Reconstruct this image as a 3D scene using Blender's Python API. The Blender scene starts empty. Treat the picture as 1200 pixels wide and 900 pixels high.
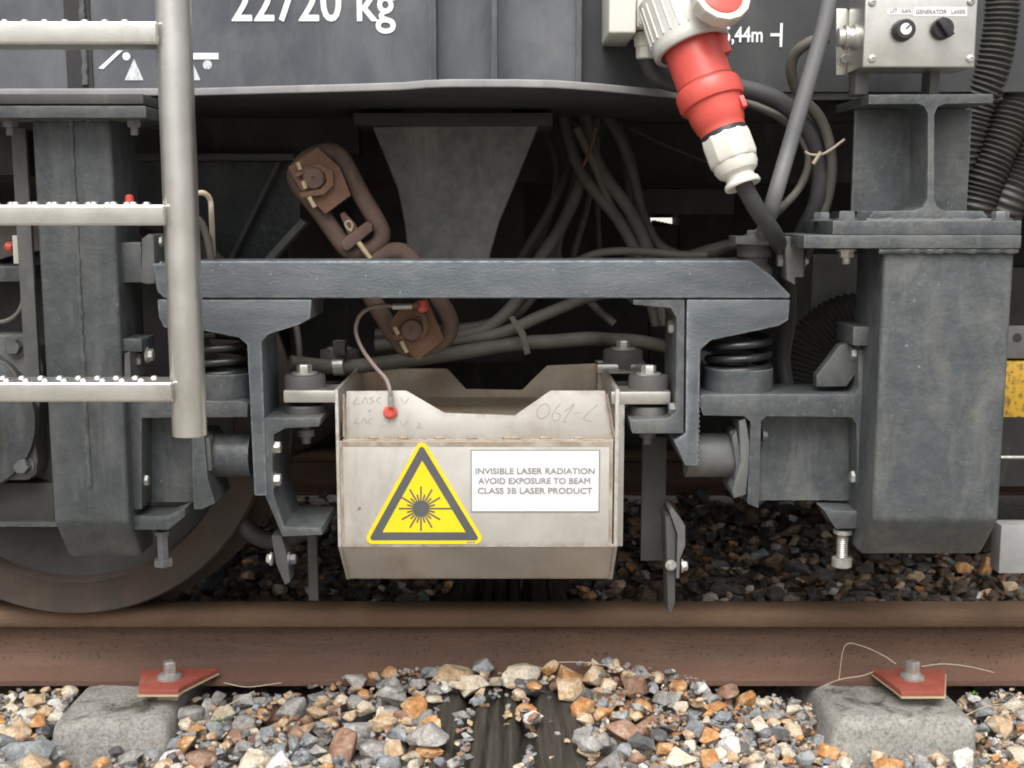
import bpy, bmesh, math, random
import numpy as np
from mathutils import Vector, Matrix
R = math.radians
scene = bpy.context.scene
rnd = random.Random(7)
# ------------------------------------------------------------------ camera, sky, sun, exposure
CAMP = Vector((0.0, -2.18, 0.873)); PITCH = R(8.2); FPX = 1400.0
cd = bpy.data.cameras.new('camera'); cam = bpy.data.objects.new('camera', cd)
scene.collection.objects.link(cam)
cam.location = CAMP; cam.rotation_euler = (R(90) - PITCH, 0, 0)
cd.sensor_width = 36; cd.lens = FPX / 1200 * 36; cd.clip_start = 0.05; cd.clip_end = 2000
scene.camera = cam
SUN_EL, SUN_AZ = R(57), R(188)          # azimuth clockwise from +Y: behind the photographer
wd = bpy.data.worlds.new('World'); scene.world = wd; wd.use_nodes = True
nt = wd.node_tree; bg = nt.nodes['Background']
sky = nt.nodes.new('ShaderNodeTexSky'); sky.sky_type = 'NISHITA'; sky.sun_disc = False
sky.sun_elevation = SUN_EL; sky.sun_rotation = SUN_AZ; sky.air_density = 1.0; sky.dust_density = 6.0; sky.ozone_density = 1.0
hs = nt.nodes.new('ShaderNodeHueSaturation'); hs.inputs['Saturation'].default_value = 0.28
nt.links.new(sky.outputs[0], hs.inputs['Color']); nt.links.new(hs.outputs[0], bg.inputs[0])
bg.inputs[1].default_value = 0.12
sl = bpy.data.lights.new('sun', 'SUN'); sun = bpy.data.objects.new('sun', sl); scene.collection.objects.link(sun)
sl.energy = 1.5; sl.angle = R(50); sl.color = (1.0, 0.97, 0.92)
sd = Vector((math.sin(SUN_AZ) * math.cos(SUN_EL), math.cos(SUN_AZ) * math.cos(SUN_EL), math.sin(SUN_EL)))
sun.rotation_euler = sd.to_track_quat('Z', 'Y').to_euler(); sun.location = sd * 20
scene.view_settings.view_transform = 'Standard'; scene.view_settings.look = 'None'
scene.view_settings.exposure = 0.85; scene.view_settings.gamma = 1.0; scene.view_settings.use_curve_mapping = False
scene.render.engine = 'CYCLES'; scene.cycles.use_denoising = True
try: scene.cycles.denoiser = 'OPENIMAGEDENOISE'
except Exception: pass
scene.cycles.max_bounces = 5; scene.cycles.diffuse_bounces = 4; scene.cycles.filter_width = 1.9

# ------------------------------------------------------------------ photo pixel (1200x900) -> point on the plane y = Y
FW = Vector((0, math.cos(PITCH), -math.sin(PITCH))); UP = Vector((0, math.sin(PITCH), math.cos(PITCH)))
def ray(px, py): return FW + Vector(((px - 600) / FPX, 0, 0)) + UP * ((450 - py) / FPX)
def W(px, py, Y):
    d = ray(px, py); return CAMP + d * ((Y - CAMP.y) / d.y)
def WZ(px, py, z):
    d = ray(px, py); return CAMP + d * ((z - CAMP.z) / d.z)
def mpp(px, py, Y):
    return ((Y - CAMP.y) / ray(px, py).y) / FPX
def proj(v):
    d = Vector(v) - CAMP; t = d.dot(FW)
    return 600 + FPX * d.x / t, 450 - FPX * d.dot(UP) / t

# ------------------------------------------------------------------ materials
MATS = {}
def nodes_of(name):
    m = bpy.data.materials.new(name); m.use_nodes = True
    n = m.node_tree; b = n.nodes['Principled BSDF']; MATS[name] = m
    return m, n, b
def ramp(n, fac, stops):
    r = n.nodes.new('ShaderNodeValToRGB'); e = r.color_ramp.elements
    while len(e) < len(stops): e.new(0.5)
    for el, (p, c) in zip(e, stops):
        el.position = p; el.color = (*c, 1) if len(c) == 3 else c
    n.links.new(fac, r.inputs[0]); return r.outputs[0]
def noise(n, scale, detail=6, rough=0.6, stretch=(1, 1, 1), coord=None, dist=0.0):
    tc = coord
    if tc is None:
        t = n.nodes.new('ShaderNodeTexCoord'); tc = t.outputs['Object']
    mp = n.nodes.new('ShaderNodeMapping'); mp.inputs['Scale'].default_value = stretch
    n.links.new(tc, mp.inputs[0])
    x = n.nodes.new('ShaderNodeTexNoise'); x.inputs['Scale'].default_value = scale
    x.inputs['Detail'].default_value = detail; x.inputs['Roughness'].default_value = rough; x.inputs['Distortion'].default_value = dist
    n.links.new(mp.outputs[0], x.inputs['Vector']); return x.outputs['Fac']
def mix(n, fac, a, b, mode='MIX'):
    x = n.nodes.new('ShaderNodeMix'); x.data_type = 'RGBA'; x.blend_type = mode
    for s, v in ((x.inputs['Factor'], fac), (x.inputs['A'], a), (x.inputs['B'], b)):
        if hasattr(v, 'is_linked'): n.links.new(v, s)
        elif isinstance(v, (int, float)): s.default_value = v
        else: s.default_value = (*v, 1)
    return x.outputs['Result']
def bump(n, b, h, strength, dist=0.002):
    x = n.nodes.new('ShaderNodeBump'); x.inputs['Strength'].default_value = strength; x.inputs['Distance'].default_value = dist
    n.links.new(h, x.inputs['Height']); n.links.new(x.outputs[0], b.inputs['Normal'])
def surf(name, base, alt, rough=0.5, metal=0.0, scale=9, spread=(0.35, 0.7), dust=None, dust_rng=(0.55, 0.8), dust_scale=14,
         dstretch=(1, 1, 0.35), spots=None, spot_rng=(0.68, 0.74), spot_scale=60, bscale=180, bstr=0.25, bdist=0.001, rvar=0.15, stretch=(1, 1, 1), spec=0.5, edge=None, edge_r=0.003, streak=None, rust=False):
    m, n, b = nodes_of(name)
    col = ramp(n, noise(n, scale, 8, 0.65, stretch), [(spread[0], base), (spread[1], alt)])
    if dust: 
        f = ramp(n, noise(n, dust_scale, 9, 0.7, dstretch, dist=0.4), [(dust_rng[0], (0, 0, 0)), (dust_rng[1], (1, 1, 1))])
        col = mix(n, f, col, dust)
    if spots:
        f = ramp(n, noise(n, spot_scale, 3, 0.5), [(spot_rng[0], (0, 0, 0)), (spot_rng[1], (1, 1, 1))])
        col = mix(n, f, col, spots)
    if streak:
        f = ramp(n, noise(n, 26, 7, 0.7, (1.0, 1.0, 0.10), dist=0.3), [(0.56, (0, 0, 0)), (0.78, (0.8, 0.8, 0.8))])
        col = mix(n, f, col, streak)
        f = ramp(n, noise(n, 300, 3, 0.6, (1, 1, 0.25)), [(0.62, (0, 0, 0)), (0.72, (0.6, 0.6, 0.6))])
        col = mix(n, f, col, streak)
    if rust:
        f = ramp(n, noise(n, 24, 7, 0.75), [(0.70, (0, 0, 0)), (0.74, (0.85, 0.85, 0.85))])
        col = mix(n, f, col, (0.145, 0.085, 0.052))
    if edge:
        bv = n.nodes.new('ShaderNodeBevel'); bv.samples = 2; bv.inputs['Radius'].default_value = edge_r
        ge = n.nodes.new('ShaderNodeNewGeometry'); dt = n.nodes.new('ShaderNodeVectorMath'); dt.operation = 'DOT_PRODUCT'
        n.links.new(bv.outputs[0], dt.inputs[0]); n.links.new(ge.outputs['Normal'], dt.inputs[1])
        em = ramp(n, dt.outputs['Value'], [(0.80, (1, 1, 1)), (0.985, (0, 0, 0))])
        nm = ramp(n, noise(n, 60, 6, 0.7), [(0.38, (0, 0, 0)), (0.62, (1, 1, 1))])
        mm = n.nodes.new('ShaderNodeMath'); mm.operation = 'MULTIPLY'; n.links.new(em, mm.inputs[0]); n.links.new(nm, mm.inputs[1])
        col = mix(n, mm.outputs[0], col, edge)
    n.links.new(col, b.inputs['Base Color'])
    rr = n.nodes.new('ShaderNodeMapRange'); rr.inputs['To Min'].default_value = max(0.05, rough - rvar); rr.inputs['To Max'].default_value = min(1, rough + rvar)
    n.links.new(noise(n, scale * 2.3, 5), rr.inputs[0]); n.links.new(rr.outputs[0], b.inputs['Roughness'])
    b.inputs['Metallic'].default_value = metal; b.inputs['Specular IOR Level'].default_value = spec
    if bstr: bump(n, b, noise(n, bscale, 4, 0.6, stretch), bstr, bdist)
    return m
paint = surf('dark_grey_paint', (0.042, 0.050, 0.054), (0.088, 0.097, 0.101), 0.44, spread=(0.28, 0.74), scale=22, dust=(0.145, 0.143, 0.130), dust_rng=(0.48, 0.78), spots=(0.24, 0.25, 0.25), spot_rng=(0.72, 0.77), spot_scale=120, bscale=75, bstr=0.9, bdist=0.002, edge=(0.27, 0.28, 0.27), streak=(0.15, 0.156, 0.154), rust=True)
paint_beam = surf('blue_grey_beam_paint', (0.072, 0.086, 0.097), (0.124, 0.139, 0.151), 0.40, scale=18, spread=(0.36, 0.64), dust=(0.165, 0.172, 0.172), dust_rng=(0.5, 0.9), dstretch=(0.3, 1, 1), spots=(0.34, 0.34, 0.33), spot_rng=(0.72, 0.76), spot_scale=140, bscale=330, bstr=0.8, bdist=0.0013, stretch=(0.4, 1, 1), edge=(0.40, 0.42, 0.43), edge_r=0.007, rust=True)
paint_sill = surf('slate_body_paint', (0.058, 0.066, 0.078), (0.100, 0.109, 0.123), 0.38, dust=(0.17, 0.175, 0.18), dust_rng=(0.45, 0.8), dust_scale=5, dstretch=(1.2, 1, 0.6), bscale=320, bstr=0.25, scale=6, edge=(0.3, 0.31, 0.32), streak=(0.135, 0.132, 0.128))
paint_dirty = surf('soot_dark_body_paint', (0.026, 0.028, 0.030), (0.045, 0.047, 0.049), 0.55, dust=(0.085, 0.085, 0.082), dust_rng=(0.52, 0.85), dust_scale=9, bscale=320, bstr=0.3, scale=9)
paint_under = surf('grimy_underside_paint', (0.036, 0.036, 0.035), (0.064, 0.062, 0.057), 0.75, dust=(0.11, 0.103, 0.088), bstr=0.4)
paint_lip = surf('dusty_worn_edge_paint', (0.22, 0.225, 0.225), (0.33, 0.33, 0.32), 0.5, dust=(0.15, 0.155, 0.16), bstr=0.3)
paint_hang = surf('dusty_grey_hanger_paint', (0.085, 0.089, 0.089), (0.135, 0.134, 0.126), 0.6, scale=18, dust=(0.19, 0.185, 0.165), dust_scale=20, dstretch=(1, 1, 0.8), bstr=0.5)
steel = surf('pale_stainless_steel', (0.57, 0.562, 0.52), (0.69, 0.682, 0.645), 0.32, metal=0.88, scale=12, stretch=(1, 1, 1), dust=(0.42, 0.39, 0.32), dust_rng=(0.55, 0.95), bscale=260, bstr=0.15)
steel_box = surf('stained_sheet_steel', (0.53, 0.51, 0.465), (0.65, 0.63, 0.59), 0.40, metal=0.5, scale=9, dust=(0.29, 0.235, 0.175), dust_rng=(0.55, 0.9), dust_scale=8, spots=(0.24, 0.18, 0.125), spot_rng=(0.74, 0.78), spot_scale=45, bscale=300, bstr=0.2, edge=(0.22, 0.145, 0.095), edge_r=0.012)
steel_rusty = surf('rust_stained_sheet_steel', (0.25, 0.20, 0.145), (0.36, 0.31, 0.24), 0.6, metal=0.15, scale=14, dust=(0.24, 0.12, 0.06), dust_rng=(0.5, 0.72), bstr=0.3)
strip_m = surf('brown_stained_edge_steel', (0.30, 0.235, 0.175), (0.44, 0.40, 0.34), 0.5, metal=0.3, scale=30, spread=(0.42, 0.6), bstr=0.2)
zinc = surf('zinc_plated_bolt', (0.40, 0.40, 0.38), (0.58, 0.57, 0.53), 0.4, metal=0.6, scale=60, dust=(0.22, 0.2, 0.16), dust_scale=70, dust_rng=(0.5, 0.8), bstr=0.2)
painted_bolt = surf('overpainted_bolt', (0.09, 0.095, 0.10), (0.16, 0.165, 0.16), 0.5, scale=50, bstr=0.3)
rust = surf('brown_rust', (0.115, 0.078, 0.064), (0.175, 0.118, 0.094), 0.85, scale=22, dust=(0.20, 0.155, 0.13), dust_scale=40, bscale=420, bstr=0.8, spec=0.25)
rust_o = surf('orange_rust', (0.16, 0.092, 0.060), (0.22, 0.13, 0.088), 0.85, scale=26, dust=(0.13, 0.085, 0.062), dust_scale=40, bscale=420, bstr=0.7, spec=0.25)
rail_m = surf('rusty_rail_steel', (0.082, 0.051, 0.037), (0.140, 0.085, 0.058), 0.8, scale=6, stretch=(0.25, 1, 1), dust=(0.175, 0.108, 0.066), dust_scale=9, dstretch=(0.15, 1, 1.4), dust_rng=(0.5, 0.8), spots=(0.055, 0.036, 0.028), spot_rng=(0.60, 0.68), spot_scale=150, bscale=200, bstr=0.9, bdist=0.002, spec=0.3)
_n = rail_m.node_tree; _b = _n.nodes['Principled BSDF']; _src = _b.inputs['Base Color'].links[0].from_socket
_tc = _n.nodes.new('ShaderNodeTexCoord'); _sx = _n.nodes.new('ShaderNodeSeparateXYZ'); _n.links.new(_tc.outputs['Object'], _sx.inputs[0])
_hd = ramp(_n, _sx.outputs['Z'], [(0.098, (0, 0, 0)), (0.104, (0.75, 0.75, 0.75))]); _ft = ramp(_n, _sx.outputs['Z'], [(0.018, (0.5, 0.5, 0.5)), (0.034, (0, 0, 0))])
_pt = ramp(_n, noise(_n, 14, 8, 0.7, (0.3, 1, 1)), [(0.3, (0.085, 0.056, 0.036)), (0.7, (0.165, 0.102, 0.058))])
_c = mix(_n, _ft, mix(_n, _hd, _src, _pt), (0.15, 0.080, 0.060)); _n.links.new(_c, _b.inputs['Base Color'])
wheel_m = surf('brown_wheel_steel', (0.060, 0.045, 0.037), (0.098, 0.070, 0.055), 0.6, scale=14, dust=(0.05, 0.045, 0.04), dust_rng=(0.42, 0.7), bscale=260, bstr=0.35, metal=0.2)
wheel_d = surf('grimy_wheel_disc', (0.035, 0.035, 0.033), (0.07, 0.066, 0.058), 0.7, bstr=0.3)
rubber = surf('black_rubber', (0.018, 0.018, 0.018), (0.035, 0.034, 0.032), 0.6, dust=(0.07, 0.068, 0.06), dust_rng=(0.5, 0.9), bstr=0.2)
rubber_g = surf('dusty_rubber_mount', (0.05, 0.05, 0.048), (0.085, 0.083, 0.078), 0.7, dust=(0.14, 0.135, 0.12), bstr=0.3)
spring_m = surf('black_spring_steel', (0.018, 0.018, 0.019), (0.04, 0.04, 0.042), 0.3, metal=0.3, scale=30, dust=(0.10, 0.06, 0.04), dust_rng=(0.66, 0.85), bstr=0.15)
cable_m = surf('dusty_grey_cable', (0.085, 0.079, 0.068), (0.14, 0.132, 0.115), 0.65, scale=14, bstr=0.15)
cable_b = surf('dark_cable_sheath', (0.040, 0.041, 0.043), (0.065, 0.066, 0.067), 0.5, scale=20, bstr=0.1)
hose_m = surf('black_corrugated_hose', (0.022, 0.022, 0.020), (0.05, 0.048, 0.043), 0.5, scale=20, dust=(0.08, 0.075, 0.06), bstr=0.1)
red_pl = surf('red_plastic', (0.58, 0.075, 0.058), (0.66, 0.11, 0.085), 0.38, scale=12, dust=(0.55, 0.16, 0.12), dust_rng=(0.55, 0.9), bstr=0.05)
red_dull = surf('dull_red_insulator', (0.27, 0.062, 0.042), (0.34, 0.088, 0.060), 0.7, scale=25, dust=(0.33, 0.17, 0.12), dust_rng=(0.55, 0.85), bstr=0.3)
tan_pad = surf('tan_fibre_pad', (0.42, 0.33, 0.21), (0.5, 0.4, 0.27), 0.8)
white_pl = surf('yellowed_white_plastic', (0.58, 0.565, 0.50), (0.68, 0.67, 0.62), 0.4, scale=10, dust=(0.46, 0.42, 0.32), dust_rng=(0.6, 0.95), bstr=0.05)
white_pt = surf('white_lettering_paint', (0.72, 0.73, 0.72), (0.82, 0.83, 0.82), 0.5, scale=60, dust=(0.45, 0.46, 0.47), dust_scale=90, dust_rng=(0.62, 0.9), bstr=0)
white_dull = surf('worn_white_marking', (0.55, 0.58, 0.60), (0.70, 0.72, 0.73), 0.5, scale=60, dust=(0.12, 0.13, 0.14), dust_scale=160, dust_rng=(0.5, 0.7), bstr=0)
white_lb = surf('white_label_vinyl', (0.64, 0.64, 0.63), (0.69, 0.69, 0.69), 0.4, dust=(0.52, 0.51, 0.48), dust_scale=30, dust_rng=(0.58, 0.9), bstr=0)
yel = surf('warning_yellow_vinyl', (0.72, 0.55, 0.010), (0.76, 0.59, 0.018), 0.35, dust=(0.62, 0.47, 0.03), dust_rng=(0.62, 0.95), bstr=0)
yel2 = surf('chipped_yellow_paint', (0.46, 0.27, 0.02), (0.56, 0.34, 0.03), 0.5, dust=(0.16, 0.10, 0.03), dust_scale=80, dust_rng=(0.5, 0.58), dstretch=(1, 1, 1))
ink = surf('faded_black_ink', (0.075, 0.078, 0.082), (0.10, 0.10, 0.105), 0.4, bstr=0)
ink_g = surf('grey_print', (0.20, 0.20, 0.20), (0.27, 0.27, 0.27), 0.5, scale=40, bstr=0)
pencil = surf('pencil_marks', (0.26, 0.24, 0.21), (0.40, 0.37, 0.31), 0.6, scale=200, bstr=0)
black_pl = surf('black_knob_plastic', (0.020, 0.020, 0.021), (0.03, 0.03, 0.032), 0.4, bstr=0.05)
wisp = surf('dry_straw', (0.45, 0.38, 0.27), (0.58, 0.52, 0.42), 0.7, bstr=0)
green = surf('green_sprig', (0.06, 0.13, 0.03), (0.10, 0.20, 0.05), 0.6, bstr=0)
ochre = surf('pale_concrete_wall', (0.5, 0.5, 0.48), (0.58, 0.58, 0.55), 0.8)
soil = surf('dark_ballast_soil', (0.17, 0.145, 0.115), (0.32, 0.28, 0.225), 0.95, scale=40, bscale=120, bstr=1.0, bdist=0.01, spec=0.2)
# concrete with moss
m, n, b = nodes_of('weathered_concrete'); concrete = m
c = ramp(n, noise(n, 30, 8, 0.7), [(0.3, (0.36, 0.35, 0.315)), (0.7, (0.56, 0.55, 0.51))])
f = ramp(n, noise(n, 17, 9, 0.75, dist=0.5), [(0.49, (0, 0, 0)), (0.62, (1, 1, 1))])
g = n.nodes.new('ShaderNodeNewGeometry'); sx = n.nodes.new('ShaderNodeSeparateXYZ'); n.links.new(g.outputs['Normal'], sx.inputs[0])
mu = n.nodes.new('ShaderNodeMath'); mu.operation = 'MULTIPLY'; n.links.new(f, mu.inputs[0]); n.links.new(ramp(n, sx.outputs['Z'], [(0.75, (0.0,) * 3), (0.98, (0.9,) * 3)]), mu.inputs[1])
c = mix(n, mu.outputs[0], c, (0.105, 0.105, 0.075)); c = mix(n, 1.0, c, ramp(n, noise(n, 160, 6, 0.75), [(0.33, (0.5,) * 3), (0.55, (1.05,) * 3)]), 'MULTIPLY')
n.links.new(c, b.inputs['Base Color']); b.inputs['Roughness'].default_value = 0.92; b.inputs['Specular IOR Level'].default_value = 0.25
bump(n, b, noise(n, 90, 9, 0.8), 1.0, 0.009)
# tarred timber
m, n, b = nodes_of('old_tarred_timber'); timber = m
c = ramp(n, noise(n, 85, 9, 0.75, (2, 0.14, 1)), [(0.3, (0.022, 0.018, 0.014)), (0.52, (0.060, 0.050, 0.038)), (0.75, (0.125, 0.106, 0.082))])
f = ramp(n, noise(n, 8, 6, 0.6), [(0.5, (0, 0, 0)), (0.75, (0.7, 0.7, 0.7))]); c = mix(n, f, c, (0.06, 0.065, 0.03))
n.links.new(c, b.inputs['Base Color']); b.inputs['Roughness'].default_value = 0.9
bump(n, b, noise(n, 120, 9, 0.8, (2.5, 0.22, 1)), 1.0, 0.006)
# stones
STONES = []
def stone_mat(name, a, b_, c_, w, rough=0.75):
    m, n, b = nodes_of(name)
    tc = n.nodes.new('ShaderNodeTexCoord'); oi = n.nodes.new('ShaderNodeObjectInfo')
    ad = n.nodes.new('ShaderNodeVectorMath'); ad.operation = 'ADD'
    mlt = n.nodes.new('ShaderNodeVectorMath'); mlt.operation = 'MULTIPLY'
    cb = n.nodes.new('ShaderNodeCombineXYZ')
    for i in range(3): n.links.new(oi.outputs['Random'], cb.inputs[i])
    mlt.inputs[1].default_value = (37, 71, 53); n.links.new(cb.outputs[0], mlt.inputs[0])
    ge = n.nodes.new('ShaderNodeNewGeometry'); n.links.new(ge.outputs['Position'], ad.inputs[0]); n.links.new(mlt.outputs[0], ad.inputs[1])
    co = ad.outputs[0]
    col = ramp(n, noise(n, 38, 6, 0.62, coord=co, dist=0.6), [(0.34, a), (0.51, b_), (0.68, c_)])
    f = ramp(n, noise(n, 210, 5, 0.7, coord=co), [(0.36, (0.66,) * 3), (0.60, (1.08,) * 3)])
    col = mix(n, 1.0, col, f, 'MULTIPLY')
    n.links.new(col, b.inputs['Base Color']); b.inputs['Roughness'].default_value = rough; b.inputs['Specular IOR Level'].default_value = 0.35
    bump(n, b, noise(n, 140, 8, 0.75, coord=co), 0.9, 0.004)
    STONES.append((m, w))
stone_mat('orange_flint', (0.36, 0.15, 0.05), (0.55, 0.29, 0.12), (0.72, 0.58, 0.40), 16)
stone_mat('tan_flint', (0.38, 0.25, 0.14), (0.57, 0.42, 0.27), (0.72, 0.63, 0.50), 17)
stone_mat('cream_limestone', (0.46, 0.38, 0.26), (0.64, 0.56, 0.43), (0.76, 0.72, 0.64), 15)
stone_mat('white_quartz', (0.50, 0.47, 0.42), (0.68, 0.66, 0.63), (0.77, 0.76, 0.74), 6)
stone_mat('blue_grey_stone', (0.17, 0.182, 0.19), (0.27, 0.285, 0.295), (0.40, 0.41, 0.415), 14)
stone_mat('mid_grey_stone', (0.22, 0.21, 0.195), (0.34, 0.325, 0.305), (0.48, 0.465, 0.435), 18)
stone_mat('dark_grey_stone', (0.085, 0.085, 0.083), (0.14, 0.138, 0.135), (0.23, 0.225, 0.215), 6)
stone_mat('red_brown_stone', (0.22, 0.12, 0.08), (0.32, 0.19, 0.13), (0.45, 0.33, 0.25), 8)
stone_mat('grimy_shaded_brown_stone', (0.060, 0.044, 0.033), (0.11, 0.080, 0.058), (0.19, 0.145, 0.11), 0)  # darker set for beyond the rail: grime plus shade in the colour
stone_mat('grimy_shaded_grey_stone', (0.045, 0.043, 0.040), (0.082, 0.079, 0.073), (0.16, 0.155, 0.145), 0)
stone_mat('grimy_shaded_tan_stone', (0.13, 0.080, 0.048), (0.21, 0.14, 0.09), (0.31, 0.24, 0.175), 0)

# ------------------------------------------------------------------ geometry collector
class G:
    def __init__(s): s.b = bmesh.new()
    def poly_prism(s, front, back):
        n_ = len(front); vf = [s.b.verts.new(p) for p in front]; vb = [s.b.verts.new(p) for p in back]
        s.b.faces.new(vf); s.b.faces.new(vb[::-1])
        for i in range(n_): j = (i + 1) % n_; s.b.faces.new((vf[j], vf[i], vb[i], vb[j]))
        return s
    def plate(s, pts, Y0, Y1):                       # outline read at depth Y0, run straight back to Y1
        f = [W(x, y, Y0) for x, y in pts]
        return s.poly_prism(f, [Vector((p.x, Y1, p.z)) for p in f])
    def rect(s, x0, y0, x1, y1, Y0, Y1):
        a = W(x0, (y0 + y1) / 2, Y0).x; c = W(x1, (y0 + y1) / 2, Y0).x
        zt = W((x0 + x1) / 2, y0, Y0).z; zb = W((x0 + x1) / 2, y1, Y0).z
        return s.box(a, c, Y0, Y1, zb, zt)
    def box(s, x0, x1, y0, y1, z0, z1):
        f = [Vector(p) for p in ((x0, y0, z0), (x1, y0, z0), (x1, y0, z1), (x0, y0, z1))]
        return s.poly_prism(f, [Vector((p.x, y1, p.z)) for p in f])
    def prism_x(s, yz, x0, x1):
        return s.poly_prism([Vector((x0, y, z)) for y, z in yz], [Vector((x1, y, z)) for y, z in yz])
    def plan(s, xy, z0, z1):
        return s.poly_prism([Vector((x, y, z0)) for x, y in xy], [Vector((x, y, z1)) for x, y in xy])
    def lathe(s, prof, p0, axis, n=24, phase=0.0):   # prof: (distance along axis, radius)
        p0 = Vector(p0); a = Vector(axis).normalized(); u = a.orthogonal().normalized(); v = a.cross(u)
        rings = []
        for h, r in prof:
            if r < 1e-6: rings.append([s.b.verts.new(p0 + a * h)])
            else: rings.append([s.b.verts.new(p0 + a * h + (u * math.cos(phase + 2 * math.pi * k / n) + v * math.sin(phase + 2 * math.pi * k / n)) * r) for k in range(n)])
        for A, B in zip(rings, rings[1:]):
            for k in range(n):
                j = (k + 1) % n
                if len(A) == 1 and len(B) == 1: continue
                if len(A) == 1: s.b.faces.new((A[0], B[j], B[k]))
                elif len(B) == 1: s.b.faces.new((A[k], A[j], B[0]))
                else: s.b.faces.new((A[k], A[j], B[j], B[k]))
        if len(rings[0]) > 1: s.b.faces.new(rings[0][::-1])
        if len(rings[-1]) > 1: s.b.faces.new(rings[-1])
        return s
    def cyl(s, p0, p1, r0, r1=None, n=20):
        p0 = Vector(p0); p1 = Vector(p1); return s.lathe([(0, r0), ((p1 - p0).length, r0 if r1 is None else r1)], p0, p1 - p0, n)
    def tube(s, pts, r, n=10, closed=False, sub=6, rfun=None, smooth=True):
        P = [Vector(p) for p in pts]
        if smooth and len(P) > 2:
            Q = []; m_ = len(P); last = m_ if closed else m_ - 1
            for i in range(last):
                if closed: a, b_, c_, d = P[(i - 1) % m_], P[i], P[(i + 1) % m_], P[(i + 2) % m_]
                else: b_, c_ = P[i], P[i + 1]; a = P[i - 1] if i else b_ * 2 - c_; d = P[i + 2] if i + 2 < m_ else c_ * 2 - b_
                for k in range(sub):
                    t = k / sub
                    Q.append(0.5 * ((2 * b_) + (c_ - a) * t + (2 * a - 5 * b_ + 4 * c_ - d) * t * t + (3 * b_ - a - 3 * c_ + d) * t ** 3))
            if not closed: Q.append(P[-1])
            P = Q
        m_ = len(P); tan = []
        for i in range(m_):
            a = P[(i - 1) % m_] if (closed or i) else P[i]; c_ = P[(i + 1) % m_] if (closed or i < m_ - 1) else P[i]
            tan.append((c_ - a).normalized())
        u = tan[0].orthogonal().normalized(); rings = []; acc = 0.0
        for i in range(m_):
            if i: acc += (P[i] - P[i - 1]).length
            u = (u - tan[i] * u.dot(tan[i])).normalized(); v = tan[i].cross(u)
            rr = r * (rfun(acc) if rfun else 1)
            rings.append([s.b.verts.new(P[i] + (u * math.cos(2 * math.pi * k / n) + v * math.sin(2 * math.pi * k / n)) * rr) for k in range(n)])
        prs = list(zip(rings, rings[1:]))
        for A, B in prs:
            for k in range(n): j = (k + 1) % n; s.b.faces.new((A[k], A[j], B[j], B[k]))
        if closed:
            A, B = rings[-1], rings[0]
            off = min(range(n), key=lambda o: sum((A[k].co - B[(k + o) % n].co).length for k in range(n)))
            for k in range(n): s.b.faces.new((A[k], A[(k + 1) % n], B[(k + 1 + off) % n], B[(k + off) % n]))
        else: s.b.faces.new(rings[0][::-1]); s.b.faces.new(rings[-1])
        return s
    def weld(s, p0, p1, r=0.004, seed=1):
        rr = random.Random(seed); p0 = Vector(p0); p1 = Vector(p1); L = (p1 - p0).length; k = max(3, int(L / 0.006))
        return s.tube([p0.lerp(p1, i / k) + Vector((rr.uniform(-1, 1), 0, rr.uniform(-1, 1))) * r * 0.22 for i in range(k + 1)], r, 8, smooth=False, rfun=lambda a: 0.85 + 0.3 * rr.random())
    def mesh(s, name, bevel=0.0, seg=2, smooth=40):
        bmesh.ops.recalc_face_normals(s.b, faces=s.b.faces)
        if bevel:
            ed = [e for e in s.b.edges if e.is_manifold and e.calc_face_angle(0) > R(25)]
            bmesh.ops.bevel(s.b, geom=ed, offset=bevel, segments=seg, profile=0.6, affect='EDGES', clamp_overlap=True)
        me = bpy.data.meshes.new(name); s.b.to_mesh(me); s.b.free()
        for p in me.polygons: p.use_smooth = True
        try: me.set_sharp_from_angle(angle=R(smooth))
        except Exception: pass
        return me
LINK = scene.collection.objects.link
def obj(name, g, mat, parent=None, bevel=0.0, seg=2, smooth=40):
    o = bpy.data.objects.new(name, g.mesh(name, bevel, seg, smooth) if isinstance(g, G) else g)
    if len(o.data.materials) == 0: o.data.materials.append(mat)
    LINK(o); o.parent = parent; return o
def tag(o, label, cat, group=None, kind=None):
    if label: o['label'] = label
    if cat: o['category'] = cat
    if group: o['group'] = group
    if kind: o['kind'] = kind
    return o
ROOTS = []
def thing(name, label, cat, group=None):
    o = bpy.data.objects.new(name, None); LINK(o); o.empty_display_size = 0.05; ROOTS.append(o)
    return tag(o, label, cat, group)
def single(name, g, mat, label, cat, group=None, bevel=0.0, **k):
    o = obj(name, g, mat, None, bevel, **k); tag(o, label, cat, group); SINGLES.append(o); return o
SINGLES = []
def bolt(parent, p, axis, r=0.011, h=0.010, mat=None, washer=True, stub=0.0, name='bolt'):
    """hex head whose seat is at p and which points along axis"""
    g = G(); a = Vector(axis).normalized(); p = Vector(p); w = 0.003 if washer else 0.0
    if washer: g.lathe([(0, r * 1.35), (w, r * 1.35)], p, a, 20)
    g.lathe([(w - 0.0005, r), (w + h * 0.8, r), (w + h, r * 0.86)], p, a, 6, phase=rnd.random())
    if stub: g.lathe([(w + h * 0.9, r * 0.55), (w + h + stub * 0.85, r * 0.55), (w + h + stub, r * 0.45)], p, a, 14)
    return obj(name, g, mat or zinc, parent)
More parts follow.
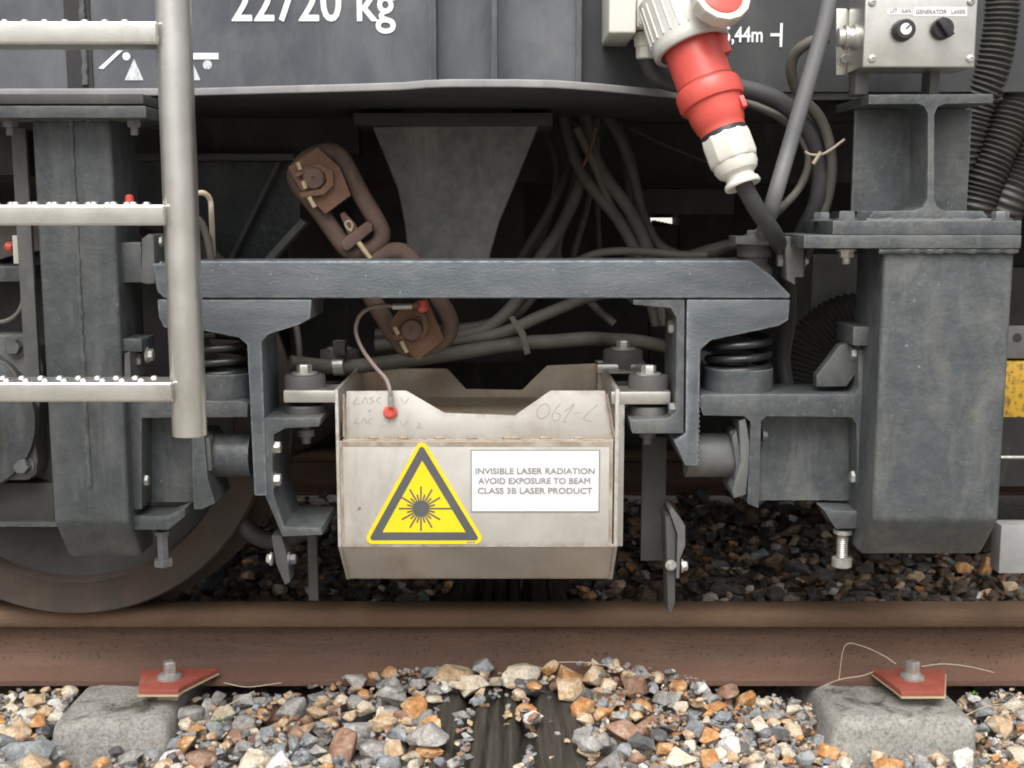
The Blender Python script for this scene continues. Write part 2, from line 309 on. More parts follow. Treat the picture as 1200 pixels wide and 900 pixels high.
def text(parent, s, p, size, mat, name='lettering', align='LEFT', width=None, bold=0.0, ext=0.0003):
    c = bpy.data.curves.new(name, 'FONT'); c.body = s; c.size = 1.0; c.align_x = align; c.extrude = ext / size; c.resolution_u = 4
    t = bpy.data.objects.new('tmp', c); LINK(t); dg = bpy.context.evaluated_depsgraph_get()
    me = bpy.data.meshes.new_from_object(t.evaluated_get(dg)); bpy.data.objects.remove(t)
    for v in me.vertices: v.co *= size
    xs = [v.co.x for v in me.vertices]; w0 = max(xs) - min(xs); k = (width / w0) if width else 1.0
    p = Vector(p); mn = min(xs)
    for v in me.vertices: v.co = Vector((p.x + (v.co.x - mn) * k if align == 'LEFT' else p.x + v.co.x * k, p.y - v.co.z, p.z + v.co.y))
    if bold:
        vs_ = [v.co.copy() for v in me.vertices]; fs_ = [tuple(p_.vertices) for p_ in me.polygons]; V2, F2 = [], []
        for q_, (dx_, dz_) in enumerate(((0, 0), (bold, 0), (-bold, 0), (0, bold), (0, -bold), (bold * .7, bold * .7), (-bold * .7, bold * .7), (bold * .7, -bold * .7), (-bold * .7, -bold * .7))):
            F2 += [tuple(i_ + len(V2) for i_ in f_) for f_ in fs_]; V2 += [v_ + Vector((dx_, -2e-5 * q_, dz_)) for v_ in vs_]
        me = bpy.data.meshes.new(name); me.from_pydata([v_[:] for v_ in V2], [], F2)
    o = bpy.data.objects.new(name, me); me.materials.clear(); me.materials.append(mat); LINK(o); o.parent = parent; return o
def ladder_p(pts, Y): return [W(x, y, Y) for x, y in pts]
def P3(pts): return [W(x, y, Y) for x, y, Y in pts]

# ================================================================== THE SETTING: ground, ballast, sleepers, rails
RT = 0.138                                  # rail top; sleeper top is z = 0
GAUGE_Y = 1.505                             # far rail
gm = G()
gx = [-60, -8, -2.5, -1.5] + [-1.4 + 0.1 * i for i in range(29)] + [1.5, 2.5, 8, 60]
gy = [-60, -8, -3, -1.5, -1.0] + [-0.9 + 0.1 * i for i in range(34)] + [2.8, 4, 10, 120]
def level(x, y):                             # wanted top of the stones
    u = 600 + FPX * x / 2.1
    if y < -0.03:
        d = min(1, max(0, (-y - 0.06) / 0.2))
        pile = math.exp(-((x + 0.0) / 0.40) ** 4)
        edge = 0.026 * pile + (1 - pile) * (-0.022)
        out = -0.045
        return edge * (1 - d) + out * d + 0.008 * math.sin(7 * x + 1)
    if y < 1.6: return -0.012 + 0.012 * math.sin(5 * x + 3 * y) + 0.01 * math.sin(11 * y - 4 * x)
    return -0.06
grid = [[gm.b.verts.new((x, y, level(x, y) - 0.045 if -1.5 < y < 2.4 and abs(x) < 2 else -0.10)) for x in gx] for y in gy]
for r0, r1 in zip(grid, grid[1:]):
    for i in range(len(gx) - 1): gm.b.faces.new((r0[i], r0[i + 1], r1[i + 1], r1[i]))
ground = tag(obj('ground', gm, soil), 'dark soil and fines under the track ballast', None, kind='structure')

bounce_g = G(); bounce_g.box(-30, 30, -30, -0.52, -0.14, -0.052)  # unseen pale ground added to bounce light up under the vehicle
tag(obj('bounce_ground', bounce_g, surf('pale_bounce_gravel', (0.22, 0.20, 0.17), (0.34, 0.315, 0.275), 0.95, scale=60, bscale=150, bstr=1.0, bdist=0.01, spec=0.2)), 'unseen pale gravel sheet added in front of the track to bounce light', None, kind='structure')
# --- sleepers
def concrete_block(px0, px1, label):
    x0 = WZ(px0, 845, 0).x; x1 = WZ(px1, 845, 0).x
    g = G(); yf, yb = -0.225, 0.40; fl = 0.022
    bm = g.b
    top = [(x0, yf + 0.012), (x1, yf + 0.012), (x1, yb), (x0, yb)]
    vt = [bm.verts.new((x, y, 0)) for x, y in top]
    vb = [bm.verts.new((x + (fl if x == x1 else -fl), y - (0.03 if y < 0 else 0), -0.16)) for x, y in top]
    bm.faces.new(vt); bm.faces.new(vb[::-1])
    for i in range(4): j = (i + 1) % 4; bm.faces.new((vt[j], vt[i], vb[i], vb[j]))
    bmesh.ops.recalc_face_normals(bm, faces=bm.faces)
    bmesh.ops.bevel(bm, geom=list(bm.edges), offset=0.022, segments=5, profile=0.5, affect='EDGES')
    bmesh.ops.triangulate(bm, faces=[f for f in bm.faces if len(f.verts) > 4])
    for _ in range(3): bmesh.ops.subdivide_edges(bm, edges=[e for e in bm.edges if e.calc_length() > 0.02], cuts=1, use_grid_fill=True)
    from mathutils import noise as mn
    for v in bm.verts:
        q = v.co * 18 + Vector((px0, 0, 0)); v.co += Vector((mn.noise(q), mn.noise(q + Vector((9, 0, 0))), mn.noise(q + Vector((0, 9, 0))))) * 0.006
        q = v.co * 70; v.co.z += mn.noise(q) * 0.0012
    t = thing('concrete_sleeper', label, 'sleeper', 'concrete sleepers')
    obj('block', g, concrete, t, smooth=60)
    return t, (x0 + x1) / 2
cs1, csx1 = concrete_block(60, 190, 'grey concrete sleeper end below the ladder, holding a red clip plate')
cs2, csx2 = concrete_block(982, 1146, 'grey concrete sleeper end below the wide right post, holding a red clip plate')
def clip_plate(t, pts, boltpx):
    zt = 0.034
    q = [WZ(x, y, zt) for x, y in pts]
    g = G(); g.plan([(p.x, p.y) for p in q], zt - 0.009, zt); obj('clip_plate', g, red_dull, t, 0.001)
    c = sum((Vector((p.x, p.y, 0)) for p in q), Vector()) / len(q)
    g = G(); g.plan([(c.x + (p.x - c.x) * 1.02, c.y + (p.y - c.y) * 1.03 - 0.003) for p in q if True], zt - 0.012, zt - 0.0095); obj('pad', g, tan_pad, t)
    yfr = min(p.y for p in q)
    g = G(); g.box(min(p.x for p in q) + 0.045, max(p.x for p in q) - 0.06, max(yfr + 0.006, -0.12), -0.066, -0.004, zt - 0.0145); obj('spacer', g, tan_pad, t)
    b = WZ(*boltpx, zt); g = G(); g.lathe([(0, 0.022), (0.004, 0.022), (0.009, 0.015), (0.010, 0.012)], b, (0, 0, 1), 24); obj('washer', g, zinc, t)
    g = G(); g.lathe([(0.008, 0.0135), (0.030, 0.0125), (0.032, 0.010)], b, (0, 0, 1), 4, phase=0.5); obj('bolt', g, zinc, t, 0.001)
clip_plate(cs1, [(166, 784), (256, 783), (214, 804), (209, 808), (162, 808)], (199, 794))
clip_plate(cs2, [(1022, 784), (1108, 784), (1107, 810), (1056, 810), (1049, 804)], (1069, 794))
# far and off-frame sleepers of the same kinds
from mathutils import noise as mn
def timber_sleeper(xc, w, label, y0=-0.42, y1=1.95):
    g = G(); nx, ny = 96, 170; cr = [xc - w / 2 + w * f for f in (0.22, 0.36, 0.47, 0.61, 0.66, 0.83)]
    depth = [0.040, 0.014, 0.018, 0.045, 0.014, 0.007]; wid = [2.6, 1.0, 1.2, 3.2, 1.0, 0.8]
    V = []
    for j in range(ny + 1):
        y = y0 + (y1 - y0) * j / ny; row = []
        for i in range(nx + 1):
            x = xc - w / 2 + w * i / nx
            z = 0.004 * mn.noise(Vector((x * 9, y * 2, 3))) + 0.003 * mn.noise(Vector((x * 60, y * 3, 0))) + 0.0035 * mn.noise(Vector((x * 190, y * 5, 7))) + 0.002 * mn.noise(Vector((x * 90, y * 40, 7)))
            for c_, dp, wk in zip(cr, depth, wid):
                cc = c_ + 0.010 * mn.noise(Vector((y * 5, c_ * 40, 0))); ww = 0.004 * wk + 0.003 * mn.noise(Vector((y * 7, c_ * 90, 5)))
                z -= dp * math.exp(-((x - cc) / max(ww, 0.002)) ** 2)
            e = min(i, nx - i) / nx * w
            z -= 0.010 * math.exp(-e / 0.008) * (1 + mn.noise(Vector((y * 12, x * 3, 8))))
            row.append(g.b.verts.new((x, y, z + 0.002)))
        V.append(row)
    for A, B in zip(V, V[1:]):
        for i in range(nx): g.b.faces.new((A[i], A[i + 1], B[i + 1], B[i]))
    lo = lambda v: g.b.verts.new((v.co.x, v.co.y, -0.16))
    for line in (V[0], V[-1], [r[0] for r in V], [r[-1] for r in V]):
        L = [lo(v) for v in line]
        for i in range(len(line) - 1): g.b.faces.new((line[i], line[i + 1], L[i + 1], L[i]))
    return single('timber_sleeper', g, timber, label, 'sleeper')
timber_sleeper(WZ(597, 850, 0).x, WZ(688, 850, 0).x - WZ(508, 850, 0).x, 'old dark cracked timber sleeper running under the rail')
# --- rails
def rail(yc, label, flip=1):
    h = [(0, 0), (0.060, 0), (0.061, 0.010), (0.030, 0.022), (0.014, 0.030), (0.0085, 0.045), (0.0080, 0.085), (0.012, 0.097), (0.033, 0.104), (0.0345, 0.106), (0.0335, 0.124), (0.030, 0.1315), (0.022, 0.1362), (0.010, 0.138), (0, RT)]
    pr = [(yc + a, z) for a, z in h[1:-1]]; pr += [(yc - a, z) for a, z in h[1:-1][::-1]]
    g = G(); g.prism_x(pr, -8, 8)
    bmesh.ops.subdivide_edges(g.b, edges=[e for e in g.b.edges if e.calc_length() > 5], cuts=40)
    return single('rail', g, rail_m, label, 'rail', smooth=50)
rail(0, 'rusty brown steel rail running across the foreground')
rail(GAUGE_Y, 'rusty far rail in the shadow under the vehicle')

# --- ballast: stones dropped one on another over a height map
CELL = 0.005; X0, X1, Y0_, Y1_ = -1.35, 1.35, -0.50, 1.46
NX, NY = int((X1 - X0) / CELL), int((Y1_ - Y0_) / CELL)
H = np.zeros((NY, NX)); BL = np.zeros((NY, NX), bool)
XS = X0 + (np.arange(NX) + .5) * CELL; YS = Y0_ + (np.arange(NY) + .5) * CELL
LV = np.array([[level(x, y) for x in XS] for y in YS])
H[:] = LV - 0.045
def block(x0, x1, y0, y1, z):
    H[np.ix_((YS > y0) & (YS < y1), (XS > x0) & (XS < x1))] = z
foot = [(0.061, 0.012), (0.035, 0.022), (0.014, 0.2)]
for a, z in foot: block(-9, 9, -a, a, z)
block(-9, 9, -0.036, 0.036, 0.3)
for xc, w in ((csx1, 0.105), (csx2, 0.13)):
    block(xc - w, xc + w, -0.245, 0.41, 0.0)
TSX = WZ(597, 850, 0).x; TSW = (WZ(688, 850, 0).x - WZ(508, 850, 0).x) / 2
block(TSX - TSW, TSX + TSW, -0.42, 1.95, 0.002)
nrs = np.random.RandomState(11)
stones = []
def drop(x, y, a, b_, c_, yaw, lim, sink=0.30):
    rad = max(a, b_); i0 = int((x - rad - X0) / CELL); i1 = int((x + rad - X0) / CELL) + 1; j0 = int((y - rad - Y0_) / CELL); j1 = int((y + rad - Y0_) / CELL) + 1
    if i0 < 0 or j0 < 0 or i1 > NX or j1 > NY: return False
    dx = XS[i0:i1][None, :] - x; dy = YS[j0:j1][:, None] - y
    u = (dx * math.cos(yaw) + dy * math.sin(yaw)) / a; v = (-dx * math.sin(yaw) + dy * math.cos(yaw)) / b_
    q = 1 - u * u - v * v; mk = q > 0.05
    if not mk.any(): return False
    hgt = c_ * np.sqrt(np.where(mk, q, 0)) * 1.0; sub = H[j0:j1, i0:i1]
    if (sub[mk] > 0.15).any(): return False
    z = np.sort((sub + hgt)[mk])[int(mk.sum() * 0.80)] - sink * c_
    if z > lim: return False
    top = np.where(mk, z + hgt, -9); sub[...] = np.maximum(sub, top)
    stones.append((x, y, z, a, b_, c_, yaw)); return True
def fill(n_, xr, yr, size, over=0.012):
    for _ in range(n_):
        x = nrs.uniform(*xr); y = nrs.uniform(*yr)
        s = size(x, y); a = s * nrs.uniform(0.85, 1.35); b_ = s * nrs.uniform(0.7, 1.05); c_ = s * nrs.uniform(0.5, 0.85)
        lv = level(x, y)
        inside = any(abs(x - xc) < w + 0.01 for xc, w in ((csx1, 0.10), (csx2, 0.125))) and -0.235 < y < 0.4
        if inside: continue
        if abs(x - TSX) < TSW - 0.004:
            if y > -0.11 or s > 0.016 or nrs.rand() > (0.30 if any(abs(x - (TSX - TSW + 2 * TSW * q_)) < 0.012 for q_ in (0.22, 0.61)) else 0.02):
                if not (-0.135 < y < -0.05 and nrs.rand() < 0.35): continue
        on_t = abs(x - TSX) < TSW and y <= -0.11
        drop(x, y, a, b_, c_, nrs.uniform(0, 6.28), 0.03 if on_t else lv + over)
def sz_front(lo, hi, p):
    def f(x, y):
        fine = 0.66 if x > 0.24 else 1.0
        return (lo + (hi - lo) * nrs.rand() ** p) * fine
    return f
FR = ((-1.0, 1.0), (-0.42, -0.045))
fill(1500, *FR, sz_front(0.018, 0.036, 1.1), 0.004)
fill(1500, *FR, sz_front(0.012, 0.022, 1.2), 0.006)
fill(900, *FR, sz_front(0.018, 0.038, 1.3), 0.012)
fill(2200, *FR, sz_front(0.009, 0.017, 1.2), 0.010)
N_BIG = len(stones)
fill(9000, *FR, sz_front(0.004, 0.008, 1.0), 0.010)
N_FINE = len(stones)
BK = ((-1.3, 1.3), (0.05, 1.44))
fill(3600, *BK, lambda x, y: 0.014 + 0.014 * nrs.rand() ** 1.5, 0.008)
fill(3800, *BK, lambda x, y: 0.008 + 0.008 * nrs.rand(), 0.010)
fill(500, *BK, lambda x, y: 0.016 + 0.014 * nrs.rand(), 0.026)
protos, protos_lo = [], []
def rock(seed, sub):
    rr = random.Random(seed); bm = bmesh.new()
    for _ in range(rr.randint(13, 20) if sub > 1 else 11):
        d = Vector((rr.gauss(0, 1), rr.gauss(0, 1), rr.gauss(0, 1))).normalized(); bm.verts.new(d * rr.uniform(0.86, 1.12))
    r_ = bmesh.ops.convex_hull(bm, input=bm.verts)
    bmesh.ops.delete(bm, geom=[v for v in bm.verts if not v.link_faces], context='VERTS')
    if sub > 1:
        bmesh.ops.bevel(bm, geom=list(bm.edges), offset=rr.uniform(0.06, 0.16), segments=2, profile=0.6, affect='EDGES', clamp_overlap=True)
        bmesh.ops.triangulate(bm, faces=bm.faces)
        if sub > 2: bmesh.ops.subdivide_edges(bm, edges=[e for e in bm.edges if e.calc_length() > 0.28], cuts=1)
        bmesh.ops.triangulate(bm, faces=bm.faces)
        for v in bm.verts: v.co *= 1 + 0.07 * mn.noise(v.co * 2.2 + Vector((seed, 0, 0))) + 0.045 * mn.noise(v.co * 6 + Vector((0, seed, 0)))
    for v in bm.verts: v.co *= 1.08
    bmesh.ops.triangulate(bm, faces=bm.faces); bmesh.ops.recalc_face_normals(bm, faces=bm.faces)
    me = bpy.data.meshes.new('stone'); bm.to_mesh(me); bm.free()
    for p in me.polygons: p.use_smooth = True
    try: me.set_sharp_from_angle(angle=R(30))
    except Exception: pass
    me.materials.append(STONES[0][0]); return me
for k in range(14): protos.append(rock(k * 7 + 3, 3)); protos_lo.append(rock(k * 7 + 3, 2 if k < 5 else 1))
def smat(y, i):
    if N_BIG <= i < N_FINE: return int(nrs.choice([1, 5, 5, 6, 7, 4]))
    if y > 0:  # under the vehicle most stones take the grimy, shade-darkened colours
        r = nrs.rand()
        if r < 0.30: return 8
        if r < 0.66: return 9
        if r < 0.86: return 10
    w = np.array([w for _, w in STONES], float); return int(nrs.choice(len(STONES), p=w / w.sum()))
def rotm(yaw, t1, t2): return Matrix.Rotation(yaw, 3, 'Z') @ Matrix.Rotation(t1, 3, 'X') @ Matrix.Rotation(t2, 3, 'Y')
info = []
for i_, s_ in enumerate(stones):
    x, y, z, a, b_, c_, yaw = s_
    px, py = proj((x, y, z)); ii = min(NX - 1, int((x - X0) / CELL)); jj = min(NY - 1, int((y - Y0_) / CELL))
    buried = H[jj, ii] > z + c_ + 0.003
    vis = -10 < px < 1210 and py < 905 and not buried and (y < 0 or y < 0.9)
    big = a * FPX / (y + 2.2) * (1.0 if y < 0 else 0.55)
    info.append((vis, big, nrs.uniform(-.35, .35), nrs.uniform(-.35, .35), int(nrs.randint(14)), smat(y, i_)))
order = sorted([i for i in range(len(stones)) if info[i][0]], key=lambda i: -info[i][1])[:300]
solo = set(order)
for i in order:
    x, y, z, a, b_, c_, yaw = stones[i]; _, _, t1, t2, k, mi = info[i]
    o = bpy.data.objects.new('stone', protos[k]); LINK(o); o.parent = ground
    o.matrix_local = Matrix.LocRotScale(Vector((x, y, z)), rotm(yaw, t1, t2).to_quaternion(), Vector((a, b_, c_)))
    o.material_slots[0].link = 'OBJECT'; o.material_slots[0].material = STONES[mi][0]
VV, FF, MI, off = [], [], [], 0
pl = []
for me in protos_lo:
    v = np.array([v.co[:] for v in me.vertices]); f = np.array([p.vertices[:] for p in me.polygons]); pl.append((v, f))
for i, s_ in enumerate(stones):
    if i in solo: continue
    x, y, z, a, b_, c_, yaw = s_; _, _, t1, t2, k, mi = info[i]
    v, f = pl[k]; M = np.array(rotm(yaw, t1, t2)); q = (v * np.array([a, b_, c_])) @ M.T + np.array([x, y, z])
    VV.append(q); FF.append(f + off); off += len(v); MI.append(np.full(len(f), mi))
VV = np.vstack(VV); FF = np.vstack(FF); MI = np.concatenate(MI)
me = bpy.data.meshes.new('ballast_gravel'); me.from_pydata(VV.tolist(), [], FF.tolist())
for m_, _ in STONES: me.materials.append(m_)
me.polygons.foreach_set('material_index', MI.astype(np.int32)); me.polygons.foreach_set('use_smooth', np.ones(len(FF), bool))
try: me.set_sharp_from_angle(angle=R(34))
except Exception: pass
gr = bpy.data.objects.new('ballast_gravel', me); LINK(gr); tag(gr, 'mixed small grey, tan and orange ballast gravel', None, kind='stuff')
for me_ in protos_lo: bpy.data.meshes.remove(me_)

# ================================================================== THE VEHICLE
# --- body sill with its bottom flange
body = thing('wagon_body', 'slate grey wagon body sill with white weight lettering above the gear', 'wagon')
YW = -0.20
zf = W(300, 110, -0.265).z                      # underside of the flange
lip = [(-260, 113), (230, 112), (300, 110), (400, 107.5), (470, 105.5), (500, 103), (525, 102), (600, 102), (650, 103), (700, 106.5), (750, 111), (800, 115.5), (900, 117), (1000, 117), (1560, 118)]
edge = [WZ(x, y, zf) for x, y in lip]
g = G(); g.plan([(p.x, p.y + 0.0081) for p in edge] + [(3.5, 0.35), (-3.5, 0.35)], zf + 0.001, zf + 0.011); obj('bottom_flange', g, paint_under, body)
g = G(); g.plan([(p.x, p.y) for p in edge] + [(p.x, p.y + 0.008) for p in edge[::-1]], zf, zf + 0.0115); obj('flange_lip', g, paint_lip, body, 0.002, 3)
xs = lambda px, Y=YW: W(px, 60, Y).x
g = G(); g.box(-3.4, xs(677), YW, YW + 0.015, zf + 0.0115, 2.6); obj('web_panel', g, paint_sill, body)
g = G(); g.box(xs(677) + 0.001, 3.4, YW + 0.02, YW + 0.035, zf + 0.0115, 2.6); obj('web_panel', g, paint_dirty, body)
for px, w, d in ((510, 0.010, 0.06), (580, 0.008, 0.06), (678, 0.008, 0.012)):
    g = G(); g.box(xs(px) - w / 2, xs(px) + w / 2, YW - d, YW + (0.001 if px != 678 else 0.03), zf + 0.0112, 2.0); obj('rib', g, paint_sill, body, 0.001)
g = G(); g.box(xs(78), xs(108), YW - 0.004, YW + 0.001, zf + 0.0112, 2.0); obj('rib', g, rubber, body)
g = G(); g.weld((xs(100), YW - 0.006, zf + 0.02), (xs(100), YW - 0.006, 1.5), 0.005, 3); obj('weld_seam', g, paint, body)
for a, c_ in ((230, 500), (590, 676)):
    g = G(); g.weld((xs(a), YW - 0.001, zf + 0.012), (xs(c_), YW - 0.001, zf + 0.012), 0.003, a); obj('weld_seam', g, paint_sill, body)
g = G(); g.box(-3.4, 3.4, 0.351, 1.95, zf + 0.02, zf + 0.05); obj('floor', g, paint_under, body)
g = G(); g.box(-3.4, 3.4, YW + 0.036, 1.95, 2.55, 2.6); obj('roof', g, paint_sill, body)
g = G(); g.box(-3.4, 3.4, 1.951, 1.97, 0.853, 2.6); obj('far_side_panel', g, paint_sill, body)
for xx in (-3.42, 3.401):
    g = G(); g.box(xx, xx + 0.018, YW, 1.95, 0.5, 2.6); obj('end_panel', g, paint_sill, body)
for yy, nm in ((0.62, 'cross_member'), (1.15, 'cross_member')):
    g = G(); g.box(-3.3, 3.3, yy, yy + 0.06, 0.94, zf + 0.019); obj(nm, g, paint_under, body)
# lettering
pt = W(272, 24, YW - 0.002); s1 = mpp(370, 10, YW)
text(body, '22720 kg', (pt.x, YW - 0.0012, pt.z), 62 * s1, white_pt, width=191 * s1, bold=0.0011)
pt = W(848, 49, YW + 0.018)
text(body, '5,44m', (pt.x, YW + 0.019, pt.z), 25 * s1, white_pt, width=46 * s1, bold=0.0005)
YL = YW + 0.019
g = G(); g.rect(903, 39, 917, 42.5, YL, YL + 0.0005); g.rect(914, 27, 917, 55, YL - 0.0006, YL); obj('length_mark', g, white_pt, body)
YL = YW - 0.0012
g = G(); g.plate([(115, 80), (138, 59), (144, 59), (121, 81)], YL, YL + 0.001); obj('lifting_mark', g, white_pt, body)
def disc(px, py, r, Y, mat, parent, name): 
    g = G(); p = W(px, py, Y); g.lathe([(0, r * mpp(px, py, Y)), (0.0008, r * mpp(px, py, Y))], p, (0, 1, 0), 20); return obj(name, g, mat, parent)
disc(148, 66, 4.6, YL, white_pt, body, 'lifting_mark'); disc(243, 76, 5.3, YL, white_dull, body, 'lifting_mark')
g = G(); g.plate([(157, 69), (168, 94), (146, 94)], YL, YL + 0.001); obj('lifting_mark', g, white_dull, body)
g = G(); g.rect(218, 62, 256, 69.5, YL, YL + 0.001); obj('lifting_mark', g, white_pt, body)
g = G(); g.plate([(225, 72), (235, 94), (215, 94)], YL, YL + 0.001); obj('lifting_mark', g, white_dull, body)

# --- far side: dark boxes added to keep daylight out from underneath
for i, (a, c_, zt, lab) in enumerate(((-2000, 762, 0.96, 'dark box added on the far side of the track to block daylight, left of the gap'), (763, 795, 0.829, 'low dark box added on the far side to block daylight, under the bright gap'), (796, 3000, 0.96, 'dark box added on the far side of the track to block daylight, right of the gap'))):
    xa = W(max(a, -900), 300, 1.75).x; xc_ = W(min(c_, 2100), 300, 1.75).x
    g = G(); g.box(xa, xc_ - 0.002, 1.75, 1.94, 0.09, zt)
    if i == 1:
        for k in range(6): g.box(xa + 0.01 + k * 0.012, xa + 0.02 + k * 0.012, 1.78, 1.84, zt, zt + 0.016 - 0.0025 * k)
    single('blocker_box', g, paint_under, lab, 'equipment box', 'far side blocker boxes')
g = G(); g.box(-40, 40, 30, 30.4, -0.1, 3.0); single('boundary_wall', g, ochre, 'pale wall far away, seen through the small gap', 'wall')

# --- wheelset
ws = thing('wheelset', 'brown steel wheel with its flange standing on the rail behind the left post', 'wheel')
WR = 0.365; wx = W(88, 717, -0.065).x; wc = Vector((wx, 0, RT + WR + 0.0005))
def wheel(y0, s):
    prof = [(0.000, WR - 0.062), (0.003, WR - 0.058), (0.004, WR - 0.004), (0.010, WR), (0.095, WR), (0.105, WR + 0.010), (0.115, WR + 0.027), (0.125, WR + 0.028), (0.133, WR + 0.015), (0.134, WR - 0.06)]
    g = G(); bm_r = []
    full = prof + [(0.110, WR - 0.067), (0.022, WR - 0.067)]
    n_ = 96; rings = []
    for h, r in full: rings.append([g.b.verts.new((wc.x + r * math.cos(2 * math.pi * k / n_), y0 + s * h, wc.z + r * math.sin(2 * math.pi * k / n_))) for k in range(n_)])
    for A, B in zip(rings, rings[1:] + rings[:1]):
        for k in range(n_): g.b.faces.new((A[k], A[(k + 1) % n_], B[(k + 1) % n_], B[k]))
    obj('rim', g, wheel_m, ws)
    g = G(); g.lathe([(s * 0.03, WR - 0.066), (s * 0.045, WR - 0.09), (s * 0.06, 0.2), (s * 0.03, 0.12), (s * -0.02, 0.11), (s * -0.02, 0.0)], (wc.x, y0, wc.z), (0, 1, 0), 64)
    obj('disc', g, wheel_d, ws)
wheel(-0.068, 1); wheel(GAUGE_Y + 0.068, -1)
g = G(); g.cyl((wc.x, 0.0, wc.z), (wc.x, GAUGE_Y, wc.z), 0.085, n=32); obj('axle', g, wheel_d, ws)

# --- axle box at the left edge
ab = thing('axle_box', 'grimy axle bearing housing with hex bolts at the left edge', 'axle box')
YA = -0.14
g = G(); g.plate([(-150, 392), (28, 392), (44, 405), (50, 430), (47, 470), (40, 508), (44, 540), (42, 556), (32, 563), (-150, 563)], YA, YA + 0.05); obj('housing', g, paint_hang, ab, 0.004, 3)
p = W(-42, 490, YA); k = mpp(0, 490, YA)
g = G(); g.lathe([(0, 88 * k), (-0.012, 86 * k), (-0.02, 72 * k), (-0.022, 60 * k), (-0.035, 50 * k), (-0.035, 0)], p, (0, 1, 0), 48); obj('cover', g, paint, ab)
for q in ((18, 406), (28, 545)): bolt(ab, W(*q, YA), (0, -1, 0), 0.0145, 0.012, painted_bolt)
g = G(); g.rect(-150, 566, 63, 612, -0.105, -0.075); obj('guard_plate', g, wheel_d, ab, 0.002)
g = G(); g.rect(-150, 612, 66, 617, -0.12, -0.075); obj('ledge', g, paint, ab)
g = G(); g.rect(-150, 150, 20, 205, -0.10, 0.0); g.rect(-150, 205, -5, 390, -0.02, 0.0); obj('bracket', g, paint_under, ab, 0.002)
g = G(); g.rect(-150, 312, 26, 330, -0.16, -0.06); obj('shelf', g, paint, ab, 0.002)
g = G(); g.tube(P3([(-20, 378, -.18), (8, 376, -.18), (24, 362, -.17), (30, 335, -.15)]), 0.004, 8); single('cable', g, cable_m, 'thin grey cable curling at the far left above the axle box', 'cable')
g = G(); g.tube(P3([(-10, 420, -.19), (8, 428, -.19), (20, 444, -.19), (22, 470, -.18)]), 0.003, 8); single('cable', g, cable_m, 'thin grey cable in front of the axle box below the hex bolt', 'cable')
t = thing('red_button', 'small red button on a cream plate at the left edge', 'button')
g = G(); g.rect(15, 276, 22, 309, -0.20, -0.165); obj('plate', g, white_pl, t, 0.001)
g = G(); p = W(15, 290, -0.19); g.lathe([(0, .009), (.010, .0085), (.013, .004)], p, (-1, 0, 0.2), 16); obj('button', g, red_pl, t)

# --- left post
YP = -0.30
lp = thing('support_post', 'dark grey square steel post standing behind the ladder', 'post', 'support posts')
pa = W(40, 200, YP).x; pb = W(132, 200, YP).x; k1 = W(100, 612, YP).z; k2 = W(110, 652, YP + 0.055).z; ztop = W(80, 139, YP).z
g = G(); g.prism_x([(YP, ztop), (YP, k1), (YP + 0.055, k2), (YP + 0.125, k2), (YP + 0.125, ztop)], pa, pb)
obj('post', g, paint, lp, 0.007, 3)
g = G(); g.weld(Vector((pa * .5 + pb * .5, YP - 0.0005, ztop)), Vector((pa * .5 + pb * .5, YP - 0.0005, k1 + 0.06)), 0.0042, 5); obj('weld_seam', g, paint, lp)
g = G(); g.rect(-120, 124, 171, 138, -0.35, -0.10); obj('top_plate', g, paint, lp, 0.002)
g = G(); g.rect(-120, 110, 168, 122, -0.335, -0.10); obj('packing_plate', g, rubber_g, lp, 0.002)
g = G(); g.weld(W(-60, 138.5, YP - 0.002), W(130, 138.5, YP - 0.002), 0.0045, 9); obj('weld_seam', g, paint, lp)
for q in ((11, 139), (157, 139)): bolt(lp, W(*q, -0.32), (0, 0, -1), 0.011, 0.010, painted_bolt, True, 0.012)
g = G(); g.rect(21, 150, 38, 446, -0.255, -0.245); obj('side_plate', g, paint_hang, lp, 0.001)
g = G(); g.rect(131, 284, 166, 331, -0.275, -0.20); obj('side_stub', g, paint, lp, 0.003)
g = G(); g.plate([(166, 280), (174, 274), (180, 276), (182, 332), (172, 333), (166, 331)], -0.275, -0.19); obj('stub_flange', g, paint_hang, lp, 0.0015)
for q in ((183, 283), (183, 312)): bolt(lp, W(*q, -0.24), (1, 0, 0), 0.009, 0.008)
g = G(); g.rect(140, 397, 166, 412, -0.29, -0.22); obj('clamp_block', g, paint, lp, 0.002)
g = G(); g.plate([(146, 414), (152, 412), (153, 446), (146, 446)], -0.3, -0.22); obj('clamp_tab', g, paint_hang, lp)
for q in ((158, 421), (172, 416)): bolt(lp, W(*q, -0.26), (1, 0, 0), 0.010, 0.008)
# bracket arm with the spring seat
YB = -0.275
g = G(); g.plate([(150, 470), (282, 470), (290, 474), (290, 489), (166, 490), (166, 597), (155, 597), (152, 560), (149, 490)], YB, YB + 0.13); obj('bracket_arm', g, paint, lp, 0.0025)
g = G(); g.rect(164, 490, 226, 588, YB + 0.055, YB + 0.068); obj('arm_web', g, paint, lp)
g = G(); g.plate([(225, 512), (239, 512), (243, 560), (252, 590), (236, 597), (227, 597)], YB, YB + 0.11); obj('arm_flange', g, paint, lp, 0.002)
g = G(); g.plate([(238, 511), (246, 516), (248, 552), (239, 552)], YB + 0.01, YB + 0.10); obj('arm_flange', g, paint_hang, lp, 0.002)
g = G(); g.cyl(W(246, 533, -0.215), W(296, 533, -0.215), 0.037, n=36); obj('bush_tube', g, paint, lp)
bolt(lp, W(166, 563, YB + 0.02), (1, 0, 0), 0.0095, 0.009)
